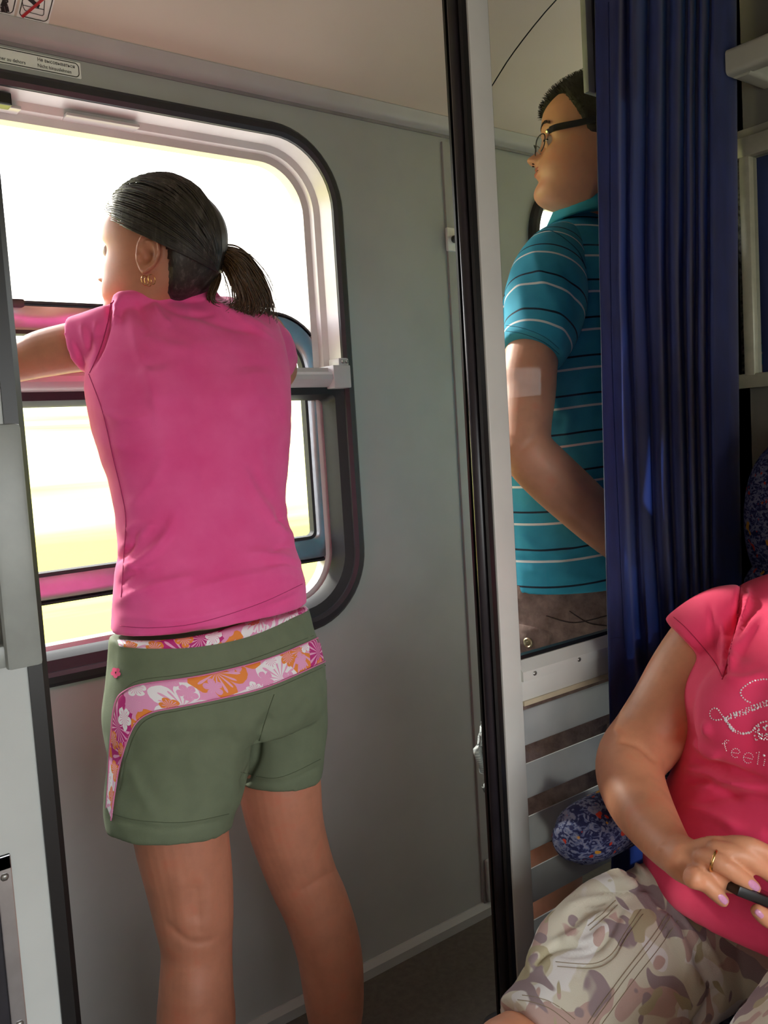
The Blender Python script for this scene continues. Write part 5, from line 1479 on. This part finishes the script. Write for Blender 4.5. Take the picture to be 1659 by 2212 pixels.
tL = wchain([(1.10, .43, .565, .07, 1), (.95, .415, .565, .07, 1), (.80, .40, .565, .07, 1), (.68, .39, .565, .066, 1)], 32)
sh_L = wchain([(.70, .39, .565, .06, 1), (.63, .39, .54, .062, 1), (.60, .39, .44, .056, 1), (.605, .39, .32, .056, 1), (.615, .39, .2, .042, 1), (.62, .39, .09, .038, 1)], 28)
me = remesh(merge(HD3.mb(), nk, core, aR, palm, palm2, f_l, f_r, f_m, f_i, f_t, aLw, h3, *lf, th3, tR, sh_R, tL, sh_L), 0.0026, 2, 0.4)
folds(me, [([(1330, 1598), (1380, 1612), (1420, 1650)], 6, -3), ([(1322, 1570), (1345, 1600)], 10, 2), ([(1500, 1843), (1530, 1850), (1545, 1855)], 4, .6), ([(1490, 1826), (1510, 1830)], 5, -1.0),
           ([(1566, 1862), (1572, 1872)], 6, 0.7), ([(1530, 1832), (1580, 1838)], 5, .8), ([(1520, 1868), (1532, 1885)], 6, -1.6), ([(1560, 1850), (1600, 1868)], 4, -1.0), ([(1425, 1826), (1432, 1836)], 9, 2.0)])
b3 = link('body', me, M['skin3'], w2, smooth=True); bb3 = bvh_of(me)
hair3 = HD3.cap(hairline([(0, .8), (60, .66), (84, .5), (118, .2), (180, .05)]), lambda th, z: .06)
hair3.build('hair', simple('dark_blond_hair', (96, 72, 48), 0.5, 0, .2, 90), w2, smooth=True, fix=False)
ear3 = ear_mesh(HD3, 1, 0.06, 0.45, -0.05, flare=0.1).build('ear', M['skin3'], w2, smooth=True)
for sd in (1, -1):
    ear_mesh(HD3, -1, 0.06, 0.45, -0.05, flare=0.1).build('ear', M['skin3'], w2, smooth=True) if sd == -1 else None
    e_ = HD3.w((0.322, sd*0.135, 0.497))
    ey = MB().ball(e_, 0.0112, 14, 10).build('eye', bpy.data.materials['eye_white'], w2, smooth=True)
    MB().ball(e_ + HD3.F*0.0066, 0.0055, 12, 8).build('iris', iris, ey, smooth=True)
    MB().tube([HD3.w((0.40 - 0.35*abs(u-.05)**1.3, sd*u, 0.575 + 0.012*math.sin((u-.05)*16))) for u in np.linspace(.05, .21, 8)], [0.0008, .002, .002, .002, .0018, .0016, .0012, .0005], 6).build('eyebrow', browm, w2, smooth=True)
# nails
nm_ = simple('lilac_nail_varnish', (214, 150, 186), 0.18, 0, 0.05, 300)
def nail(cx, cy, ax, ay, L, W, name='nail', off=0.0006):
    d = np.array([ax, ay])/math.hypot(ax, ay); n = np.array([-d[1], d[0]]); m = MB(); vs = []
    N = 8
    for i in range(N+1):
        t = -1 + 2*i/N
        wv = W*math.sqrt(max(0.05, 1 - abs(t)**3.2))
        for j in range(7):
            s_ = -1 + 2*j/6
            q = np.array([cx, cy]) + d*t*L + n*s_*wv
            e = off*(1.0 if (0 < i < N and 0 < j < 6) else -0.5)
            vs.append(cast(bb3, q[0], q[1], e)[0])
    m.add(vs, [(i*7+j, i*7+j+1, (i+1)*7+j+1, (i+1)*7+j) for i in range(N) for j in range(6)])
    m.build(name, nm_, w2, smooth=True, fix=False)
nail(1562, 1943, 1, 1.05, 14, 8); nail(1629, 1913, 1, .95, 16, 9.5); nail(1640, 1974, 1, 1.0, 13, 7)
# ring
rc, rn = cast(bb3, 1543, 1861, 0.0)
cr = P(1543, 1860, .5235); dr = (P(1562, 1868, .515) - P(1525, 1853, .532)).normalized()
a_ = dr.cross(C_F).normalized(); b_ = dr.cross(a_)
MB().tube([cr + (a_*math.cos(t) + b_*math.sin(t))*0.0108 for t in [2*math.pi*k/28 for k in range(29)]], 0.0017, 8).build('ring', gold, w2, smooth=True)

# T-shirt
gr = NT('coral_pink_jersey'); o_ = gr.obj()
gr.base(gr.ramp(gr.noise(o_, 14, 4), [(0.3, srgb(232, 48, 96)), (0.7, srgb(244, 66, 114))])); gr.set(Roughness=0.85)
gr.b.inputs['Sheen Weight'].default_value = 0.15; gr.bump(gr.noise(o_, 900, 2), 0.25, 0.0006)
M['coral'] = gr.m
tt = wtorso([(1.10, .54, .640, .224, .92), (1.105, .54, .67, .226, .93), (1.12, .54, .71, .222, .92), (1.14, .54, .77, .206, .86), (1.15, .54, .83, .196, .88), (1.15, .54, .885, .194, .92), (1.165, .54, .93, .192, .82), (1.18, .54, .975, .186, .62), (1.195, .54, 1.01, .150, .5), (1.20, .54, 1.03, .10, .6)], (0, 1, 0), (1, 0, 0), 56, 4, 2.3, solve=False)
sl = chain([(1630, 1320, .65, 66, .9), (1590, 1340, .67, 84, 1), (1548, 1368, .69, 92, 1), (1499, 1408, .712, 94, 1)], 32, 4, cap=False)
slL = wchain([(1.185, .42, .96, .055, 1), (1.17, .36, .94, .065, 1), (1.13, .30, .88, .064, 1)], 28, 4, cap=False)
bust = MB()
for yb in (.60, .475): bust.ball((1.035, yb, .866), (.078, .066, .080), 24, 14)
me = remesh(merge(tt, sl, slL, bust), 0.004, 20, 0.55)
folds(me, [([(1600, 1262), (1596, 1330), (1572, 1430), (1562, 1465)], 6, -8.00), ([(1615, 1270), (1602, 1350), (1575, 1440)], 8, 9.60), ([(1640, 1330), (1600, 1400), (1568, 1452)], 8, 8.00), ([(1560, 1340), (1566, 1400), (1562, 1450)], 6, 4.80), ([(1535, 1300), (1540, 1380), (1556, 1445)], 6, -3.20),
           ([(1480, 1690), (1530, 1690), (1600, 1730)], 9, -6.40), ([(1470, 1740), (1540, 1760), (1600, 1800)], 12, 6.40), ([(1500, 1600), (1530, 1625), (1555, 1632)], 8, 8.00), ([(1490, 1640), (1560, 1660), (1659, 1690)], 10, -9.60), ([(1478, 1660), (1540, 1672), (1640, 1712)], 9, 8.00), ([(1500, 1705), (1580, 1690), (1659, 1700)], 10, 6.40), ([(1510, 1735), (1600, 1715), (1659, 1725)], 8, -4.80), ([(1560, 1460), (1600, 1470), (1659, 1455)], 10, 4.80), ([(1530, 1590), (1524, 1560)], 8, 6.40),
           ([(1460, 1880), (1560, 1960), (1659, 2015)], 5, -2.40), ([(1560, 1770), (1620, 1800), (1659, 1800)], 12, 4.00)])
ts = link('tshirt', me, M['coral'], w2, smooth=True); tb = bvh_of(me)
cs = simple('coral_seam', (178, 30, 72), 0.9, 0, 0)
seam('sleeve_hem', tb, [(1455, 1333), (1490, 1365), (1540, 1425), (1560, 1462)], 0.0006, cs, ts, 0.0002)
seam('armhole_seam', tb, [(1600, 1264), (1594, 1330), (1576, 1410), (1560, 1468)], 0.0008, cs, ts, 0.0002)
# rhinestone lettering
gem = NT('rhinestone'); gem.base((0.92, 0.92, 0.96, 1)); gem.set(Roughness=0.12, Metallic=0.15)
gm = MB()
def z2(p): return (1260 + p[0]/4.158, 1240 + p[1]/4.158)
rnd = random.Random(4)
def gemat(x, y, r):
    r *= 1.1
    c, n = cast(tb, x, y, 0.0004)
    u = n.cross(Vector((0, 0, 1))).normalized(); v = n.cross(u)
    top = [c + n*r*0.7 + (u*math.cos(a) + v*math.sin(a))*r*0.5 for a in [k*math.pi/3 for k in range(6)]]
    bot = [c + (u*math.cos(a) + v*math.sin(a))*r for a in [k*math.pi/3 for k in range(6)]]
    gm.rings([bot, top])
def dots(poly, step, r, jit=0.0, close=False):
    A = crom(poly, 10) if len(poly) > 2 else np.array(poly, float)
    L = np.r_[0, np.cumsum(np.hypot(*(A[1:]-A[:-1]).T))]; s = 0.0
    while s <= L[-1]:
        x = np.interp(s, L, A[:, 0]) + rnd.gauss(0, jit); y = np.interp(s, L, A[:, 1]) + rnd.gauss(0, jit)
        q = z2((x, y)); gemat(q[0], q[1], r*rnd.choice((.8, 1, 1, 1.5) if jit else (.9, 1, 1.1))); s += step*1.35
dots([(1720, 960), (1630, 945), (1580, 950), (1530, 960), (1490, 980), (1455, 1005), (1425, 1030), (1413, 1060), (1418, 1090), (1440, 1118), (1475, 1145), (1505, 1155)], 19, 0.0011)
for o in (-22, -8, 8, 22): dots([(1275, 1300 + o*.5), (1360, 1262 + o), (1450, 1235 + o), (1560, 1190 + o), (1720, 1140 + o)], 21, 0.0009, 4)
dots([(1270, 1300), (1250, 1270), (1230, 1245), (1210, 1215), (1180, 1205), (1150, 1220), (1138, 1250), (1148, 1290), (1180, 1310), (1215, 1310), (1255, 1303)], 17, 0.0010)
for o in (0, 14): dots([(1285, 1315 + o), (1310, 1350 + o), (1335, 1382 + o), (1375, 1410 + o), (1430, 1425 + o*.5), (1490, 1425), (1525, 1400), (1550, 1370), (1590, 1338), (1690, 1320)], 18, 0.0010, 2)
for k in range(70): dots([(rnd.uniform(1535, 1720), rnd.uniform(1360, 1490))]*2, 99, 0.0009, 2)
dots([(1305, 1495), (1285, 1492), (1268, 1512), (1274, 1550), (1288, 1592)], 13, .0007); dots([(1252, 1522), (1303, 1512)], 13, .0007)
def ring_(cx, cy, r, a0, a1): return [(cx + r*math.cos(a), cy + r*1.05*math.sin(a)) for a in np.linspace(a0, a1, 14)]
dots(ring_(1368, 1606, 38, -0.2, -5.4), 14, .0007); dots([(1335, 1600), (1405, 1612)], 14, .0007)
dots(ring_(1482, 1650, 44, -0.2, -5.4), 14, .0007); dots([(1442, 1642), (1522, 1662)], 14, .0007)
dots([(1580, 1600), (1572, 1660), (1564, 1715)], 13, .0007); dots([(1556, 1604), (1560, 1604)], 20, .0007)
dots([(1632, 1665), (1626, 1700), (1618, 1730)], 13, .0007); dots([(1625, 1628), (1626, 1629)], 50, .0018)
o = gm.build('rhinestone_lettering', gem.m, ts, fix=False); o['kind'] = 'stuff'; o['label'] = 'silver rhinestone swirls and dotted word feeli'

# camouflage shorts
gc = NT('faded_camouflage'); o_ = gc.obj()
v = gc.mapv(o_, (1, 1, 1))
base = srgb(208, 205, 188)
c_ = gc.mix(gc.ramp(gc.noise(gc.mapv(v, (1, 1, 1), (.3, .7, .2)), 17, 1.0, .5, .8), [(0.55, (0, 0, 0, 1)), (0.565, (1, 1, 1, 1))]), base, srgb(222, 222, 220))
c_ = gc.mix(gc.ramp(gc.noise(gc.mapv(v, (1, 1.4, 1), (2.3, .7, 1.2)), 19, 1.0, .5, .8), [(0.57, (0, 0, 0, 1)), (0.585, (1, 1, 1, 1))]), c_, srgb(188, 162, 154))
c_ = gc.mix(gc.ramp(gc.noise(gc.mapv(v, (1.3, 1, 1), (5.3, 3.7, 2.2)), 18, 1.0, .5, .8), [(0.58, (0, 0, 0, 1)), (0.595, (1, 1, 1, 1))]), c_, srgb(150, 134, 138))
c_ = gc.mix(gc.ramp(gc.noise(gc.mapv(v, (1, 1, 1), (8.3, 1.7, 6.2)), 20, 1.0, .5, .8), [(0.66, (0, 0, 0, 1)), (0.675, (1, 1, 1, 1))]), c_, srgb(176, 168, 138))
gc.base(c_); gc.set(Roughness=0.9); gc.bump(gc.noise(o_, 700, 3), .35, .001)
M['camo'] = gc.m
hp = wtorso([(1.14, .54, .50, .205, .8), (1.13, .54, .56, .21, .85), (1.14, .54, .62, .20, .8), (1.15, .54, .66, .17, .7)], (0, 1, 0), (1, 0, 0), 48, 4, 2.4, solve=False)
cR = chain([(1560, 1975, .655, 150, .82), (1470, 2025, .66, 165, .72), (1400, 2075, .665, 168, .68), (1330, 2125, .668, 162, .68), (1262, 2180, .67, 148, .70), (1210, 2226, .674, 134, .76), (1160, 2270, .677, 122, .80)], 44, 4, cap=False)
cL = wchain([(1.10, .43, .58, .10, 1), (.95, .415, .585, .105, .95), (.84, .405, .58, .102, .95), (.74, .395, .575, .095, .95)], 44, 4, cap=False)
poc = chain([(1340, 1905, .70, 34, .7), (1290, 1945, .715, 42, .7), (1235, 1990, .72, 44, .7), (1185, 2050, .715, 40, .7), (1165, 2095, .705, 34, .7)], 24)
me = remesh(merge(hp, cR, cL, poc), 0.004, 5, 0.5)
folds(me, [([(1300, 1900), (1340, 1905), (1390, 1925)], 7, 7.00), ([(1290, 1925), (1350, 1925), (1400, 1915)], 6, -7.00), ([(1335, 1850), (1365, 1860), (1400, 1900)], 7, 7.00), ([(1215, 1970), (1260, 1945), (1330, 1935)], 7, 5.60), ([(1380, 1880), (1430, 1950), (1480, 2010)], 8, -8.40), ([(1410, 1880), (1460, 1960), (1510, 2050)], 8, 7.00),
           ([(1150, 2090), (1200, 2050), (1280, 2040)], 7, -5.60), ([(1200, 2062), (1270, 2058), (1310, 2030), (1345, 1960)], 6, -5.60), ([(1210, 2035), (1250, 2010), (1330, 1960)], 8, 7.00), ([(1500, 2060), (1530, 2120), (1550, 2150)], 10, -8.40), ([(1550, 2135), (1530, 2190), (1500, 2230)], 14, -11.20), ([(1440, 1980), (1480, 2060), (1500, 2140)], 12, 5.60)])
folds(me, [([(1452, 1978), (1412, 2036), (1358, 2105), (1300, 2184), (1280, 2214)], 9, 2.4), ([(1385, 1965), (1352, 2018), (1324, 2062), (1280, 2086), (1200, 2082)], 4, -2.2), ([(1330, 1945), (1300, 1975), (1268, 2002)], 4, -2.2),
           ([(1310, 1990), (1290, 2020), (1240, 2040)], 6, 3.5), ([(1260, 1965), (1300, 1960), (1345, 1940)], 5, 3.5), ([(1235, 2010), (1285, 1985), (1320, 1975)], 5, -3), ([(1180, 2040), (1215, 2025), (1250, 2030)], 6, 3), ([(1345, 1870), (1375, 1885), (1395, 1925)], 5, -4), ([(1330, 1880), (1350, 1900), (1380, 1905)], 5, 4),
           ([(1420, 1950), (1460, 2010), (1480, 2080), (1470, 2150)], 9, 3.5), ([(1400, 1940), (1435, 2000), (1450, 2060)], 7, -3), ([(1500, 2010), (1540, 2060), (1560, 2110)], 8, 4), ([(1350, 2180), (1400, 2150), (1460, 2150)], 12, 2.5), ([(1120, 2150), (1160, 2152), (1205, 2172), (1248, 2205)], 5, -2)])
noise_disp(me, 0.0030, 34)
cam_s = link('shorts', me, M['camo'], w2, smooth=True); cb3 = bvh_of(me)
st3 = simple('brown_stitching', (150, 136, 114), 0.9, 0, 0)
for dx, dy in ((0, 0), (8, 5), (22, 14)):
    seam('stitching', cb3, [(1443+dx, 1974+dy), (1403+dx, 2032+dy), (1349+dx, 2101+dy), (1291+dx, 2180+dy), (1270+dx, 2210+dy)], 0.00045, st3, cam_s, 0.0004)
for dx, dy in ((0, 0), (4, 10)):
    seam('stitching', cb3, [(1385+dx, 1965+dy), (1350+dx, 2015+dy), (1322+dx, 2060+dy), (1280+dx, 2082+dy), (1200+dx, 2078+dy)], 0.00045, st3, cam_s, 0.0004)
    seam('stitching', cb3, [(1330+dx, 1945+dy), (1300+dx, 1975+dy), (1270+dx, 2000+dy)], 0.00045, st3, cam_s, 0.0004)
for k in (0, 10):
    seam('hem_stitch', cb3, [(1118+k, 2160-k), (1150+k, 2165-k), (1190+k, 2180-k), (1232+k, 2212-k)], 0.00045, st3, cam_s, 0.0004)
sho3 = simple('brown_shoe', (80, 60, 46), 0.6)
shoe((kn.x-.045, kn.y, 0), (-1, 0, 0), sho3, w2); shoe((.62, .39, 0), (-1, 0, 0), sho3, w2)

# phone
ph = empty('mobile_phone', P(1660, 1945, .487), 'black mobile phone held by the seated woman', 'phone')
c0 = P(1590, 1922, .503); c1 = P(1742, 1982, .470)
u_ = (c1 - c0).normalized(); v_ = (C_F*0.9 + C_D*0.15); v_ = (v_ - u_*v_.dot(u_)).normalized(); n_ = u_.cross(v_).normalized()
def pbox(a, b, c, nm, mat, bev):
    m = MB().box((a[0], b[0], c[0]), (a[1], b[1], c[1]), bev)
    m.v = [tuple(c0 + u_*x + v_*y + n_*z) for x, y, z in m.v]
    return m.build(nm, mat, ph, smooth=True, sharp=40)
pbox((0, .115), (-.004, .052), (-.0055, .0055), 'case', M['black'], .003)
pbox((.008, .107), (0.0, .048), (-.0062, -.0052) if n_.z < 0 else (.0052, .0062), 'screen', simple('dark_screen', (10, 10, 14), 0.08, 0, 0), .0004)
